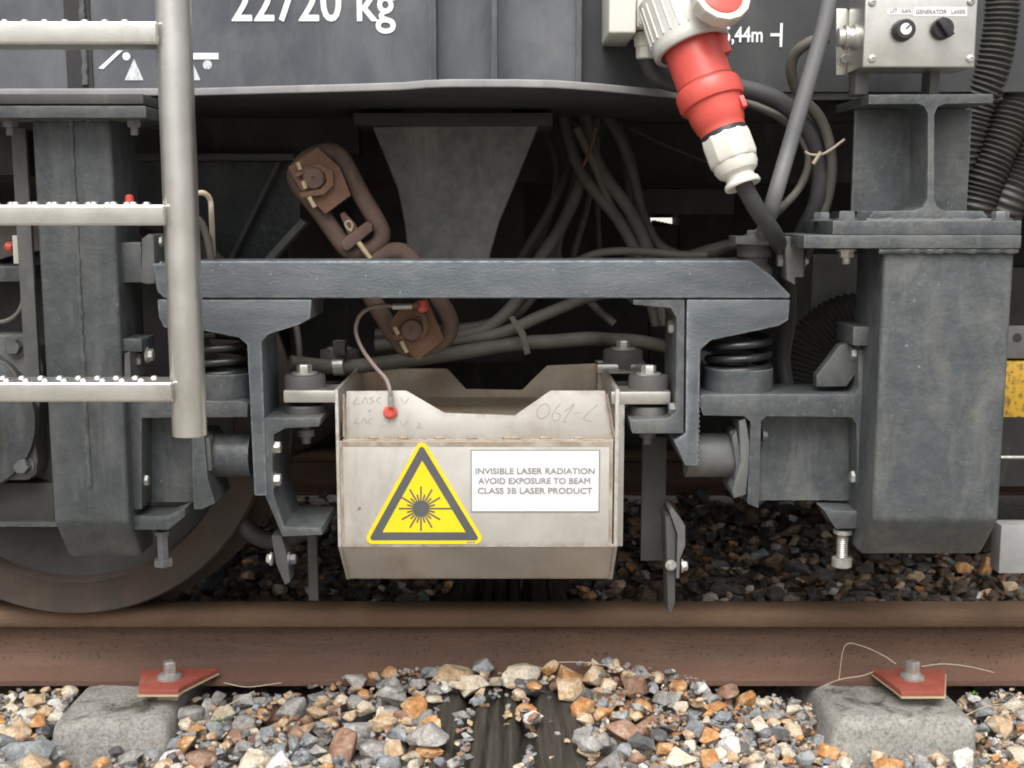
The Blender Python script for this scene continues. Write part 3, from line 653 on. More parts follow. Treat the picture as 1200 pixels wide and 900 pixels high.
g = G(); g.plate([(151, 605), (196, 605), (216, 596), (217, 605), (197, 621), (155, 621)], YB - 0.0, YB + 0.07); obj('stop_plate', g, paint, lp, 0.002)
p = W(190, 622, YB + 0.03); g = G(); z1 = W(190, 663, YB + 0.03).z; L = p.z - z1
g.lathe([(0, .013), (.006, .013), (.007, .0095), (L - .013, .0095), (L - .0125, .0165), (L - .001, .0165), (L, .014)], p, (0, 0, -1), 6); obj('adjusting_bolt', g, painted_bolt, lp)

# --- right post
YR = -0.36
rp = thing('support_post', 'wide dark grey steel post on the right under the I-beam stand', 'post', 'support posts')
xa = W(1036, 300, YR).x; xb = W(1189, 300, YR).x; z0 = W(1100, 282, YR).z; z1 = W(1100, 610, YR).z; z2 = W(1090, 649, YR + 0.06).z
g = G(); g.prism_x([(YR, z0), (YR, z1), (YR + 0.06, z2), (YR + 0.145, z2), (YR + 0.145, z0)], xa, xb); obj('post', g, paint, rp, 0.008, 3)
g = G(); g.rect(942, 275.5, 1197, 291, YR - 0.012, YR + 0.19); obj('cap_plate', g, paint, rp, 0.0022)
g = G(); g.weld(W(1030, 293, YR - 0.004), W(1192, 293, YR - 0.004), 0.0055, 4); obj('weld_seam', g, paint, rp)
g = G(); g.plate([(818, 468), (823, 462), (1002, 462), (1006, 455), (1006, 410), (1024, 410), (1022, 594), (1005, 595), (1004, 497), (998, 489), (898, 488), (892, 494), (889, 596), (876, 590), (880, 495), (872, 488), (824, 487)], YB, YB + 0.12); obj('bracket_arm', g, paint, rp, 0.0025)
g = G(); g.rect(886, 488, 1006, 586, YB + 0.05, YB + 0.064); obj('arm_web', g, paint, rp)
g = G(); g.plate([(866, 494), (874, 490), (880, 530), (874, 580), (860, 584), (858, 575), (868, 540)], YB + 0.005, YB + 0.10); obj('arm_flange', g, paint_hang, rp, 0.002)
g = G(); g.plate([(858, 512), (863, 505), (869, 540), (866, 582), (858, 580), (863, 545)], YB + 0.01, YB + 0.10); obj('arm_flange', g, paint, rp, 0.0015)
g = G(); g.cyl(W(803, 533, -0.215), W(864, 533, -0.215), 0.037, n=36); obj('bush_tube', g, paint_hang, rp)
for q in ((893, 510),): bolt(rp, W(*q, YB + 0.03), (1, 0, 0), 0.008, 0.006, painted_bolt)
bolt(rp, W(862, 510, YB + 0.03), (-1, 0, 0), 0.008, 0.006, painted_bolt)
bolt(rp, W(1005, 559, YB + 0.02), (-1, 0, 0), 0.0105, 0.009); bolt(rp, W(1006, 414, YB + 0.02), (-1, 0, 0), 0.0105, 0.010)
g = G(); g.rect(1000, 383, 1036, 405, YB - 0.02, YB + 0.08); obj('stop_block', g, paint, rp, 0.002)
g = G(); g.plate([(957, 440), (984, 405), (992, 402), (1004, 408), (1004, 436), (992, 453), (957, 453)], YB + 0.02, YB + 0.045); obj('gusset', g, paint, rp, 0.002)
g = G(); g.plate([(966, 598), (1020, 600), (1020, 619), (980, 620), (972, 608)], YB, YB + 0.07); obj('stop_plate', g, paint, rp, 0.002)
p = W(988, 620, YB + 0.02); z1 = W(988, 664, YB + 0.02).z; L = p.z - z1
g = G(); g.lathe([(0, .016), (.007, .016)] + [(.008 + (L - .024) * i / 24, .0085 + (.0012 if i % 2 else 0)) for i in range(25)] + [(L - .015, .0165), (L - .002, .0165), (L, .014)], p, (0, 0, -1), 18); obj('adjusting_bolt', g, zinc, rp, smooth=30)
# cap plate bracket with rubber bush
g = G(); g.plate([(862, 277), (942, 277), (942, 325), (932, 325), (932, 334), (922, 328), (920, 288), (862, 286)], YB - 0.01, YB + 0.05); obj('hanger_bracket', g, paint_hang, rp, 0.0015)
bolt(rp, W(920, 305, YB + 0.02), (-1, 0, 0), 0.011, 0.010); bolt(rp, W(942, 305, YB + 0.02), (1, 0, 0), 0.007, 0.004)
bolt(rp, W(992, 292, YR + 0.03), (0, 0, -1), 0.0115, 0.010, zinc, True, 0.010)
bolt(rp, W(882, 277, YB + 0.02), (0, 0, 1), 0.010, 0.007, painted_bolt)
p = W(884, 286, YB + 0.025); g = G(); g.lathe([(0, .027), (.008, .027), (.0085, .0285), (.0105, .0285), (.011, .027), (.020, .027), (.0205, .022), (.03, .022), (.04, .030), (.05, .03)], p, (0, 0, -1), 32); obj('rubber_bush', g, rubber_g, rp)

# --- I-beam stand on the right post
ib = thing('beam_stand', 'short dark grey I-beam standing on the right post below the control box', 'I-beam')
YI = -0.345
g = G(); g.rect(976, 258.5, 1197, 275, YI - 0.02, YI + 0.17); obj('base_plate', g, paint, ib, 0.002)
g = G(); g.plate([(1018, 111), (1164, 110), (1164, 120.5), (1108, 121.5), (1099, 125), (1095, 133), (1094.5, 232), (1098, 242), (1106, 247), (1152, 247.5), (1160, 257.5), (1017, 257.5), (1024, 247.5), (1072, 247), (1082, 243), (1087, 232), (1087.5, 133), (1084, 125), (1076, 121.5), (1018, 122)], YI, YI + 0.24); obj('i_profile', g, paint, ib, 0.0012)
g = G(); g.rect(1000, 128, 1089, 248, YI + 0.08, YI + 0.088); g.rect(1092, 128, 1136, 248, YI + 0.08, YI + 0.088); obj('stiffener', g, paint, ib, 0.001)
g = G(); g.weld(W(1015, 260, YI - 0.004), W(1160, 260, YI - 0.004), 0.0055, 8); obj('weld_seam', g, paint_hang, ib)
for q in ((1172, 258), (992, 258), (963, 259)): bolt(ib, W(q[0], q[1], YI + (0.03 if q[0] > 970 else .08)), (0, 0, 1), 0.013, 0.011, painted_bolt)

# --- control box
cb_ = thing('control_box', 'small stainless steel control box with two black knobs above the I-beam', 'control box')
YC = -0.37
g = G(); g.rect(1013, -26, 1145, 79, YC, YC + 0.085); obj('enclosure', g, steel, cb_, 0.003, 3)
for q in ((1022, 3), (1138, 2), (1022, 69), (1137, 69)):
    p = W(*q, YC - 0.0002); g = G(); g.lathe([(0, .0058), (.003, .0055), (.004, .004), (.0042, .0022), (.0025, .002), (.0025, 0)], p, (0, -1, 0), 18); obj('screw', g, zinc, cb_)
for q, kind in (((1057, 36), 0), ((1103, 34), 1)):
    p = W(*q, YC - 0.0002); r = 13 * mpp(*q, YC); o = obj('knob', G().lathe([(0, r), (.010, r * .95), (.012, r * .85), (.012, 0)] if kind else [(0, r), (.016, r * .92), (.018, r * .8), (.018, 0)], p, (0, -1, 0), 28), black_pl, cb_)
    if kind: 
        g = G(); d = Vector((.6, 0, -.8)); e = Vector((.8, 0, .6)); c0 = p + Vector((0, -.012, 0))
        f = [c0 + d * (sx_ * r * .95) + e * (sz_ * r * .28) for sx_, sz_ in ((-1, -1), (1, -1), (1, 1), (-1, 1))]; g.poly_prism(f, [v + Vector((0, -.010, 0)) for v in f]); obj('grip', g, black_pl, o, .001)
    else:
        g = G(); g.lathe([(0, r * .52), (.0012, r * .5), (.0012, 0)], p + Vector((0, -.0178, 0)), (0, -1, 0), 20); obj('dial', g, white_lb, o)
        g = G(); c0 = p + Vector((0, -.0195, 0)); d = Vector((.7, 0, .7)); e = Vector((-.7, 0, .7)); f = [c0 + d * (a * r) + e * (b_ * r) for a, b_ in ((0, -.08), (.5, -.08), (.5, .08), (0, .08))]; g.poly_prism(f, [v + Vector((0, .0004, 0)) for v in f]); obj('pointer', g, ink, o)
k = mpp(1090, 15, YC)
for x0, x1, y0, y1, s_, tw in ((1040, 1069, 10, 17, 'UIT   AAN', 24), (1070, 1133.5, 8, 19, 'GENERATOR   LASER', 58)):
    g = G(); g.rect(x0, y0, x1, y1, YC - 0.0008, YC - 0.0003); o = obj('label_strip', g, white_lb, cb_)
    p = W(x0 + 3, y1 - (2 if x0 < 1060 else 3), YC); text(o, s_, (p.x, YC - 0.0012, p.z), 6.5 * k, ink_g, width=tw * k)
p = W(1013, 44, YC + 0.04); g = G(); g.lathe([(0, .016), (.006, .016), (.0065, .019), (.018, .019), (.0185, .0155), (.026, .0155), (.0262, .018), (.031, .018), (.0315, .014), (.040, .0135), (.041, .011)], p, (-1, 0, 0), 24); obj('cable_gland', g, zinc, cb_, smooth=30)
g = G(); g.plate([(980, 10), (992, 10), (1003, 20), (1003, 80), (993, 88), (980, 88)], YC + 0.088, YC + 0.094); obj('mounting_ear', g, steel, cb_, 0.0008)
p = W(989, 70, YC + 0.0875); bolt(cb_, p, (0, -1, 0), 0.008, 0.005, zinc)
for x0, x1 in ((1003, 1018), (1090, 1101)):
    g = G(); g.rect(x0, 79, x1, 110.5, YC + 0.05, YC + 0.09); obj('foot', g, paint_hang, cb_, 0.001)

# --- cross beam with its brackets
cbm = thing('cross_beam', 'long blue-grey steel cross beam carrying the laser box between the posts', 'beam')
YX = -0.28
g = G(); g.plate([(178, 309), (232, 306), (879, 305), (902, 321), (926, 345), (926, 349.5), (192, 349.5), (184, 342)], YX, YX + 0.10); obj('beam', g, paint_beam, cbm, 0.004, 3)
g = G(); g.plate([(184, 351), (365, 351), (363.5, 373), (352, 380), (314, 392), (306.5, 401), (313, 581), (298, 581), (289.5, 404), (280, 396), (236, 387), (192, 384), (186, 372)], YX + 0.002, YX + 0.13); obj('bracket', g, paint_beam, cbm, 0.0028)
g = G(); g.plate([(805, 351), (926, 351), (924, 375), (913, 382), (833, 399), (821, 410), (818, 546), (803, 546), (790, 517), (803.5, 508)], YX + 0.002, YX + 0.13); obj('bracket', g, paint_beam, cbm, 0.0028)
g = G(); g.plate([(742, 351), (802.5, 351), (801, 508), (741, 508), (738, 492.5), (783, 491), (792, 483), (793, 372), (786, 361), (742, 357)], YX + 0.004, YX + 0.15); obj('angle_bracket', g, paint, cbm, 0.002)
g = G()
for i in range(14): p = W(818.5, 465 + i * 5.8, YX + 0.004); g.lathe([(-.003, 0), (-.0015, .0022), (.0015, .0026), (.003, 0)], p, (0, 0, 1), 8)
obj('weld_seam', g, paint_hang, cbm)
bolt(cbm, W(792, 383, YX + 0.05), (-1, 0, 0), 0.012, 0.010); bolt(cbm, W(793, 479, YX + 0.02), (-1, 0, 0), 0.011, 0.010, painted_bolt)
# left shelf bracket and lower shelf
g = G(); g.plate([(309, 490), (376, 490), (374, 500), (334, 502), (321, 509), (319, 530), (320, 577), (333, 618), (376, 619), (378, 627), (331, 629), (311, 582)], YX + 0.004, YX + 0.15); obj('angle_bracket', g, paint, cbm, 0.002)
g = G(); g.plate([(318, 628), (330, 628), (336, 650), (340, 682), (334, 686), (323, 660)], YX + 0.02, YX + 0.06); obj('flap', g, rubber_g, cbm, 0.0015)
bolt(cbm, W(319, 655, YX + 0.01), (-1, 0, 0), 0.008, 0.006); bolt(cbm, W(338, 655, YX + 0.03), (1, 0, 0), 0.009, 0.010, painted_bolt)
for q, y_ in (((320, 524), .02), ((320, 562), .02), ((322, 570), .08)): bolt(cbm, W(q[0], q[1], YX + y_), (1, 0, 0), 0.0105, 0.010, painted_bolt if y_ > .05 else zinc)
g = G(); g.rect(361, 628, 372, 704, YX + 0.20, YX + 0.21); obj('strap', g, rubber_g, cbm, 0.001)
# right hanging strap and flaps
g = G(); g.rect(752, 512, 780, 657, YX + 0.16, YX + 0.172); obj('strap', g, rubber_g, cbm, 0.001)
g = G(); g.plate([(780, 606), (785, 604), (792, 625), (791, 662), (791, 705), (787, 718), (783, 718), (781, 640)], YX + 0.09, YX + 0.15); obj('flap', g, rubber_g, cbm, 0.001)
g = G(); g.plate([(784, 598), (789, 596), (803, 616), (803, 640), (797, 655), (796, 678), (792.5, 678), (794, 626)], YX + 0.08, YX + 0.15); obj('flap', g, paint_hang, cbm, 0.001)
bolt(cbm, W(798, 663, YX + 0.09), (1, 0, 0), 0.009, 0.008); bolt(cbm, W(786, 662, YX + 0.085), (0, -1, 0), 0.007, 0.006)

# --- rubber mounts (four)
def mount(x, ytop, Y, r, label, arm_th=15):
    """bolt head, upper disc, (arm between), lower disc, threaded end"""
    t = thing('rubber_mount', label, 'rubber mount', 'rubber mounts of the laser box')
    k = mpp(x, ytop, Y); c0 = W(x, ytop, Y)
    H1 = 21 * k; H2 = arm_th * k; H3 = 17 * k
    obj('upper_pad', G().lathe([(0, r * .82), (.001, r * .94), (.004, r), (H1, r)], c0, (0, 0, -1), 36), rubber_g, t)
    obj('washer', G().lathe([(0, r * .62), (.003, r * .62)], c0, (0, 0, 1), 28), zinc, t)
    g = G(); g.lathe([(.003, .0125), (.014, .0125), (.016, .011)], c0, (0, 0, 1), 6, phase=.3); obj('bolt', g, zinc, t)
    c1 = c0 - Vector((0, 0, H1 + H2)); obj('lower_pad', G().lathe([(0, r * .95), (.002, r), (H3, r)], c1, (0, 0, -1), 36), rubber_g, t)
    c2 = c1 - Vector((0, 0, H3)); g = G(); g.lathe([(0, .008), (.018, .008), (.0185, .014), (.03, .014), (.0305, .008), (.042, .0075)], c2, (0, 0, -1), 14); obj('threaded_end', g, painted_bolt, t)
mount(357, 438, -0.215, 0.034, 'front left rubber mount with bolt head, beside the laser box')
mount(760, 439, -0.215, 0.033, 'front right rubber mount with bolt head, beside the laser box')
mount(730, 409, 0.045, 0.037, 'rear right rubber mount in the dark behind the laser box')
mount(398, 409, 0.045, 0.037, 'rear left rubber mount in the dark behind the laser box')

# --- laser box
lb = thing('laser_box', 'pale steel laser sensor box with yellow warning triangle hanging over the rail', 'laser box')
YF = -0.262; YK = 0.06
top_pts = [(406, 458.5), (476, 458), (521, 484), (603, 487), (645, 458), (709, 458), (719, 514.5), (403, 514.5)]
g = G(); g.plate(top_pts, YF + 0.004, YF + 0.008); obj('upper_panel', g, steel_box, lb, 0.0006)
g = G(); g.rect(399, 517, 718, 640, YF, YF + 0.004); obj('front_panel', g, steel_box, lb, 0.0006)
zA = W(560, 640, YF).z; zB = W(560, 678, YF + 0.085).z; xL = W(400, 600, YF).x; xR = W(719, 600, YF).x
g = G(); g.prism_x([(YF, zA - 0.0005), (YF + 0.085, zB), (YF + 0.086, zB + 0.004), (YF + 0.0045, zA + 0.003)], xL, xR); obj('bottom_panel', g, steel_box, lb)
g = G(); g.box(xL, xR, YF + 0.0865, YK, zB, zB + 0.004); obj('floor_panel', g, steel_rusty, lb)
zT = W(560, 456, YF).z
for x0, x1 in ((xL - 0.006, xL - 0.0005), (xR + 0.0005, xR + 0.007)):
    g = G(); g.prism_x([(YF - 0.004, zT), (YF - 0.004, zA), (YF + 0.084, zB - 0.001), (YK, zB - 0.001), (YK, zT)], x0, x1); obj('side_plate', g, steel_box, lb, 0.0008)
g = G(); g.rect(720, 459, 731, 640, YF + 0.02, YF + 0.024); obj('side_flange', g, steel, lb, 0.0006)
back = [(464, 432), (524, 432), (546, 456), (612, 457), (641, 428.5), (699, 426), (699, 520), (464, 520)]
g = G(); g.plate(back, YK - 0.004, YK); obj('back_panel', g, steel_rusty, lb, 0.0006)
g = G(); g.rect(405, 433, 465, 520, YK - 0.004, YK); obj('back_panel', g, steel_rusty, lb, 0.0006)
g = G(); g.rect(412, 496, 712, 500, YF + 0.03, YK - 0.01); obj('inner_shelf', g, steel_rusty, lb)
g = G(); g.rect(700, 424, 706, 520, YK - 0.02, YK + 0.0); obj('back_flange', g, steel_box, lb)
for x0, x1, y0, y1, ya, yb in ((332, 397, 457.5, 472, -0.25, -0.18), (716, 786, 459, 474, -0.25, -0.18), (700, 758, 427, 438, 0.01, 0.08), (372, 412, 427, 438, 0.01, 0.08)):
    g = G(); g.rect(x0, y0, x1, y1, ya, yb); obj('mounting_arm', g, steel, lb, 0.0025)
g = G(); g.weld(W(402, 516, YF + 0.003), W(720, 516, YF + 0.003), 0.0022, 12); obj('weld_seam', g, steel_rusty, lb)
for i, px in enumerate((438, 472, 515, 553, 595, 604, 638, 678)):
    p = W(px, 513.5, YF + 0.004); obj('weld_spot', G().lathe([(-.009, 0), (-.006, .0028), (.006, .0026), (.009, 0)], p, (1, 0, 0), 8), steel_rusty, lb)
g = G(); g.weld(W(403, 462, YF - 0.001), W(403, 512, YF - 0.001), 0.002, 3); obj('weld_seam', g, steel_rusty, lb)
g = G(); g.weld(W(711, 462, YF - 0.001), W(720, 512, YF - 0.001), 0.002, 5); obj('weld_seam', g, steel_rusty, lb)
for q in ((399.5, 517.6, 717.5, 523.5), (399.5, 524, 403, 639), (713.5, 524, 717.5, 639)):
    g = G(); g.rect(*q, YF - 0.0004, YF - 0.0001); obj('edge_strip', g, strip_m, lb)
# warning triangle
def rtri(cx, pts, r, Y, n=6):
    out = []
    for i in range(3):
        A, B, C = (Vector((*pts[i - 1], 0)), Vector((*pts[i], 0)), Vector((*pts[(i + 1) % 3], 0)))
        u = (A - B).normalized(); v = (C - B).normalized(); h = u.angle(v) / 2; cen = B + (u + v).normalized() * (r / math.sin(h)); d = r / math.tan(h)
        a0 = (B + u * d) - cen; a1 = (B + v * d) - cen; ang = a0.angle(a1); ax = a0.cross(a1).normalized()
        for k_ in range(n + 1): q = cen + Matrix.Rotation(ang * k_ / n, 3, ax) @ a0; out.append((q.x, q.y))
    return out
T = [(494, 512), (424.5, 637.5), (570, 637.5)]
def inset(P, d):
    c = Vector((sum(p[0] for p in P) / 3, sum(p[1] for p in P) / 3)); rin = 41.0
    return [tuple(c + (Vector(p) - c) * (1 - d / rin)) for p in P]
sg = obj('warning_sign', G().plate(rtri(0, T, 7, 0), YF - 0.0014, YF - 0.0002), yel, lb); sg['label'] = 'yellow triangular laser warning sign'
g = G(); o1 = rtri(0, inset(T, 4.2), 3, 0, 3); i1 = inset(T, 13.5); 
vo = [W(x, y, YF - 0.0017) for x, y in o1]; vi = [W(x, y, YF - 0.0017) for x, y in i1]
vo_ = [g.b.verts.new(p) for p in vo]; vi_ = [g.b.verts.new(p) for p in vi]
m3 = len(vo_) // 3
for i in range(3):
    for k_ in range(m3 - 1): g.b.faces.new((vo_[i * m3 + k_], vo_[i * m3 + k_ + 1], vi_[i]))
    j = (i + 1) % 3; g.b.faces.new((vo_[i * m3 + m3 - 1], vo_[j * m3], vi_[j], vi_[i]))
obj('border', g, ink, sg)
g = G(); bx, by = 493.3, 596; Yt = YF - 0.0017
pts = []
for i in range(48): pts.append((bx + 9.5 * math.cos(i * math.pi / 24), by + 9.5 * math.sin(i * math.pi / 24)))
vs = [g.b.verts.new(W(x, y, Yt)) for x, y in pts]; g.b.faces.new(vs)
for i in range(24):
    a = i * math.pi / 12; L = 38 if i == 0 else (26 if i % 2 == 0 else 17); w = .95
    ca, sa = math.cos(a), math.sin(a)
    q = [(8, -w), (L, -w), (L, w), (8, w)]
    g.b.faces.new([g.b.verts.new(W(bx + u * ca - v * sa, by + u * sa + v * ca, Yt - 0.0002)) for u, v in q])
obj('laser_symbol', g, ink, sg)
k = mpp(500, 635, YF); g = G(); g.rect(547, 634.6, 557, 636.2, YF - 0.0018, YF - 0.0016); obj('fine_print', g, ink_g, sg)
# text label
g = G(); g.rect(551.5, 527, 703, 600.5, YF - 0.0009, YF - 0.0002); lab = obj('warning_label', g, ink_g, lb); lab['label'] = 'white laser safety label with grey capitals'
g = G(); g.rect(553, 528.5, 701.5, 599, YF - 0.0015, YF - 0.001); obj('label_face', g, white_lb, lab)
for s_, x0, y0, wd_ in (('INVISIBLE LASER RADIATION', 557.5, 555, 138), ('AVOID EXPOSURE TO BEAM', 560.5, 566.5, 130), ('CLASS 3B LASER PRODUCT', 560, 578, 133)):
    p = W(x0, y0, YF); text(lab, s_, (p.x, YF - 0.0018, p.z), 9.8 * k, ink_g, width=wd_ * k, bold=0.00028)
# pencil scribbles
def scrib(strokes, Y, r=0.0005):
    g = G()
    for st in strokes:
        g.tube([W(x, y, Y) for x, y in st], r, 5, sub=4)
    return g
sc_ = [[(634, 475), (629, 482), (632, 490), (640, 488), (644, 480), (640, 473), (633, 475)], [(657, 472), (650, 481), (647, 490), (652, 493), (657, 487), (651, 483)], [(662, 482), (673, 473), (661, 492)], [(659, 494), (664, 494)], [(673, 484), (679, 483)], [(700, 474), (684, 490), (694, 494)],
       [(419, 465), (414, 473), (422, 473)], [(424, 473), (428, 465), (431, 473)], [(438, 465), (433, 467), (438, 470), (433, 473)], [(446, 465), (441, 469), (446, 473)], [(470, 466), (474, 473), (479, 466)], [(483, 470), (484, 470)],
       [(418, 490), (415, 496), (421, 496)], [(423, 496), (427, 490), (430, 496)], [(436, 490), (431, 494), (436, 497)], [(446, 500), (452, 498)], [(469, 493), (472, 499), (478, 493)], [(488, 494), (493, 497), (488, 501), (495, 501)], [(668, 606), (673, 602), (676, 606), (681, 602), (685, 606), (690, 602), (695, 606)]]
obj('handwriting', scrib(sc_, YF + 0.0036), pencil, lb)
obj('handwriting', scrib([[(660, 609), (667, 604), (672, 609), (679, 605), (686, 610), (693, 606), (700, 609)]], YF - 0.0002, .0003), pencil, lb)

# --- earth strap with red caps
es = thing('earth_strap', 'thin brown earth cable with red end caps above the laser box', 'cable')
g = G(); g.tube(P3([(458, 472, -.275), (457, 458, -.275), (452, 444, -.26), (438, 428, -.24), (424, 408, -.22), (417, 388, -.21), (421, 371, -.21), (433, 361, -.21), (448, 358, -.21), (462, 359, -.21)]), 0.0034, 10); obj('sheath', g, surf('brown_cable_sheath', (0.17, 0.125, 0.11), (0.24, 0.185, 0.165), 0.6), es)
g = G(); g.cyl(W(458, 464, -.275), W(458, 476, -.273), .0052, n=12); obj('ferrule', g, zinc, es)
g = G(); g.cyl(W(460, 359.5, -.21), W(483, 359, -.21), .0052, n=12); obj('ferrule', g, zinc, es)
p = W(457.5, 483, YF + 0.003); g = G(); g.lathe([(0, .0115), (.006, .0115), (.010, .0085), (.010, .006), (.013, .0055), (.013, 0)], p, (0, -1, 0), 20); obj('red_cap', g, red_pl, es)
p = W(495, 352, -.20); g = G(); g.lathe([(0, .0085), (.006, .0095), (.0062, .0075), (.009, .0075), (.0092, .0095), (.016, .009), (.020, .004)], p, (0, 0, -1), 20); obj('red_cap', g, red_pl, es)
g = G(); g.rect(482, 356, 490, 361, -.212, -.208); obj('lug', g, rust_o, es)

# --- coil springs with cups
def spring(x, ytop, ycup, ybot, Y, r, label):
    t = thing('coil_spring', label, 'spring', 'coil springs under the cross beam')
    c1 = W(x, ybot, Y); zc = W(x, ycup, Y).z; zt = W(x, ytop, Y).z
    obj('cup', G().lathe([(0, r * 1.04), (zc - c1.z - .002, r * 1.04), (zc - c1.z, r * 1.0), (zc - c1.z, r * .85), (zc - c1.z - .01, r * .8), (zc - c1.z - .01, 0)], c1, (0, 0, 1), 44), paint, t)
    g = G(); P = []; tot = 3.6; n_ = 120; base = zc - 0.004
    for i in range(n_ + 1):
        u = i / n_; a = 2 * math.pi * tot * u + 1.0; z = base + (zt - base) * (max(0, u - .12) ** 1.15 / .88 ** 1.15)
        P.append((c1.x + (r * .9) * math.cos(a), c1.y + (r * .9) * math.sin(a), z))
    g.tube(P, 0.0065, 10, smooth=False); obj('coil', g, spring_m, t)
spring(864, 384, 429, 461, -0.215, 0.055, 'black coil spring in a grey cup under the right end of the beam')
spring(262, 388, 434, 469, -0.215, 0.051, 'black coil spring in a grey cup beside the ladder, under the beam')

# --- tapered hanger
hg = thing('hanger_bracket', 'tapered grey steel hanger bracket under the body behind the beam', 'bracket')
YH = 0.02
g = G(); g.plate([(436, 148), (632, 145), (601, 222), (585, 260), (574, 300), (566, 350), (482, 350), (478, 300), (474, 262), (466, 222)], YH, YH + 0.10); obj('plate', g, surf('mottled_hanger_paint', (0.115, 0.118, 0.116), (0.185, 0.183, 0.172), 0.6, scale=40, spread=(0.38, 0.66), dust=(0.26, 0.255, 0.235), dust_scale=11, dust_rng=(0.5, 0.85), dstretch=(1, 1, 0.6), bscale=60, bstr=0.7, streak=(0.28, 0.28, 0.26)), hg, 0.004, 3)
g = G(); g.rect(414, 132, 648, 147, YH - 0.02, YH + 0.14); obj('top_flange', g, paint_under, hg, 0.003)
g = G(); g.rect(470, 112, 600, 132, YH + 0.02, YH + 0.1); obj('neck', g, paint_under, hg)

# --- rusty chain links
YCn = -0.10
def link(pts, r, label, Y=YCn):
    t = thing('chain_link', label, 'chain link', 'rusty coupling links')
    g = G(); g.tube([W(x, y, Y) for x, y in pts], r * mpp(400, 250, Y), 14, closed=True, sub=5); obj('ring', g, rust, t); return t
l1 = link([(348, 213), (351, 196), (366, 183), (386, 178), (401, 187), (423, 228), (443, 262), (447, 277), (437, 290), (418, 295), (404, 289), (374, 247)], 10.5, 'rusty brown coupling link with a pin, above the beam')
l2 = link([(432, 338), (438, 309), (452, 297), (470, 295), (484, 306), (508, 342), (527, 375), (523, 394), (507, 405), (487, 409), (470, 403), (447, 368)], 10.5, 'rusty brown coupling link reaching below the beam')
def shackle(t, plate, pc, clip, cot):
    g = G(); g.plate(plate, YCn - 0.030, YCn - 0.018); obj('plate', g, rust_o, t, 0.002)
    p = W(*pc, YCn - 0.030); g = G(); g.lathe([(-.02, .019), (.012, .019), (.016, .0165), (.016, .003), (.014, .0025), (.014, 0)], p, (0, -1, 0), 28); obj('pin', g, rust, t)
    g = G(); g.plate(clip, YCn - 0.042, YCn - 0.0305); obj('clip', g, rust_o, t, 0.0015)
    g = G()
    for a, c_ in cot: g.cyl(W(*a, YCn - .045), W(*c_, YCn - .045), .004, n=10)
    obj('cotter_pin', g, tan_pad, t)
shackle(l1, [(337, 196), (372, 172), (398, 196), (411, 229), (381, 251), (352, 222)], (369, 209), [(345, 204), (358, 196), (374, 192), (390, 200), (391, 217), (380, 228), (353, 232), (351, 226), (376, 221), (383, 213), (380, 202), (369, 198), (347, 208)], [((349, 190), (352, 199)), ((355, 212), (358, 221)), ((362, 231), (369, 243))])
shackle(l2, [(456, 380), (468, 362), (500, 350), (521, 398), (489, 423), (478, 412)], (483, 386), [(459, 392), (490, 393), (496, 386), (494, 372), (485, 368), (487, 362), (499, 368), (503, 384), (497, 396), (462, 399)], [((462, 383), (467, 392)), ((470, 400), (477, 413))])
t = thing('locking_bar', 'rusty T-shaped locking bar with a split pin in the upper link', 'locking bar')
g = G(); g.plate([(398, 285), (403, 279), (430, 259), (436, 263), (437, 270), (409, 293), (404, 294)], YCn - 0.030, YCn - 0.015); obj('bar', g, rust, t, 0.003)
g = G(); g.plate([(398, 251), (403, 248), (416, 262), (420, 270), (408, 276)], YCn - 0.014, YCn - 0.004); obj('tongue', g, rust, t, 0.002)
g = G(); g.tube(P3([(410, 270, YCn - .032), (406, 266, YCn - .033), (405, 261, YCn - .034), (410, 259, YCn - .034), (413, 264, YCn - .033), (411, 271, YCn - .032)]), .0018, 8); g.cyl(W(420, 284, YCn - .034), W(434, 303, YCn - .034), .0045, n=10); obj('split_pin', g, tan_pad, t)

# --- dark gussets behind the beam at left
gs = thing('frame_gusset', 'dark grey gusset panel with diagonal edge strips behind the beam at left', 'gusset')
g = G(); g.plate([(150, 190), (350, 190), (352, 262), (285, 345), (150, 345)], 0.24, 0.25); obj('panel', g, paint, gs)
g = G(); g.rect(150, 180, 345, 188, 0.18, 0.24); obj('top_edge', g, paint_hang, gs, 0.001)
g = G(); g.plate([(324, 189), (329, 189), (252, 345), (246, 345)], 0.19, 0.2395); obj('edge_strip', g, paint_hang, gs, 0.001)
g = G(); g.plate([(352, 256), (359, 261), (282, 345), (272, 345)], 0.19, 0.2395); obj('edge_strip', g, paint_lip, gs, 0.001)
g = G(); g.rect(225, 118, 420, 180, 0.24, 0.30); obj('upper_panel', g, paint_under, gs)
g = G(); g.tube(P3([(226, 228, -.30), (238, 226, -.30), (246, 234, -.29), (248, 255, -.28), (250, 300, -.2)]), 0.0042, 10); single('handle_rod', g, wisp, 'thin cream bent rod behind the ladder above the beam', 'rod')
g = G(); g.tube(P3([(226, 252, -.27), (236, 262, -.26), (243, 280, -.25), (248, 306, -.24)]), 0.006, 10); single('cable', g, cable_m, 'short grey cable beside the ladder behind the cream rod', 'cable')
g = G(); g.lathe([(0, .007), (.009, .0065), (.012, .003)], W(152, 237, -0.30), (0, 0, 1), 14); single('signal_button', g, red_pl, 'tiny red cap peeking above the middle ladder step', 'cap')

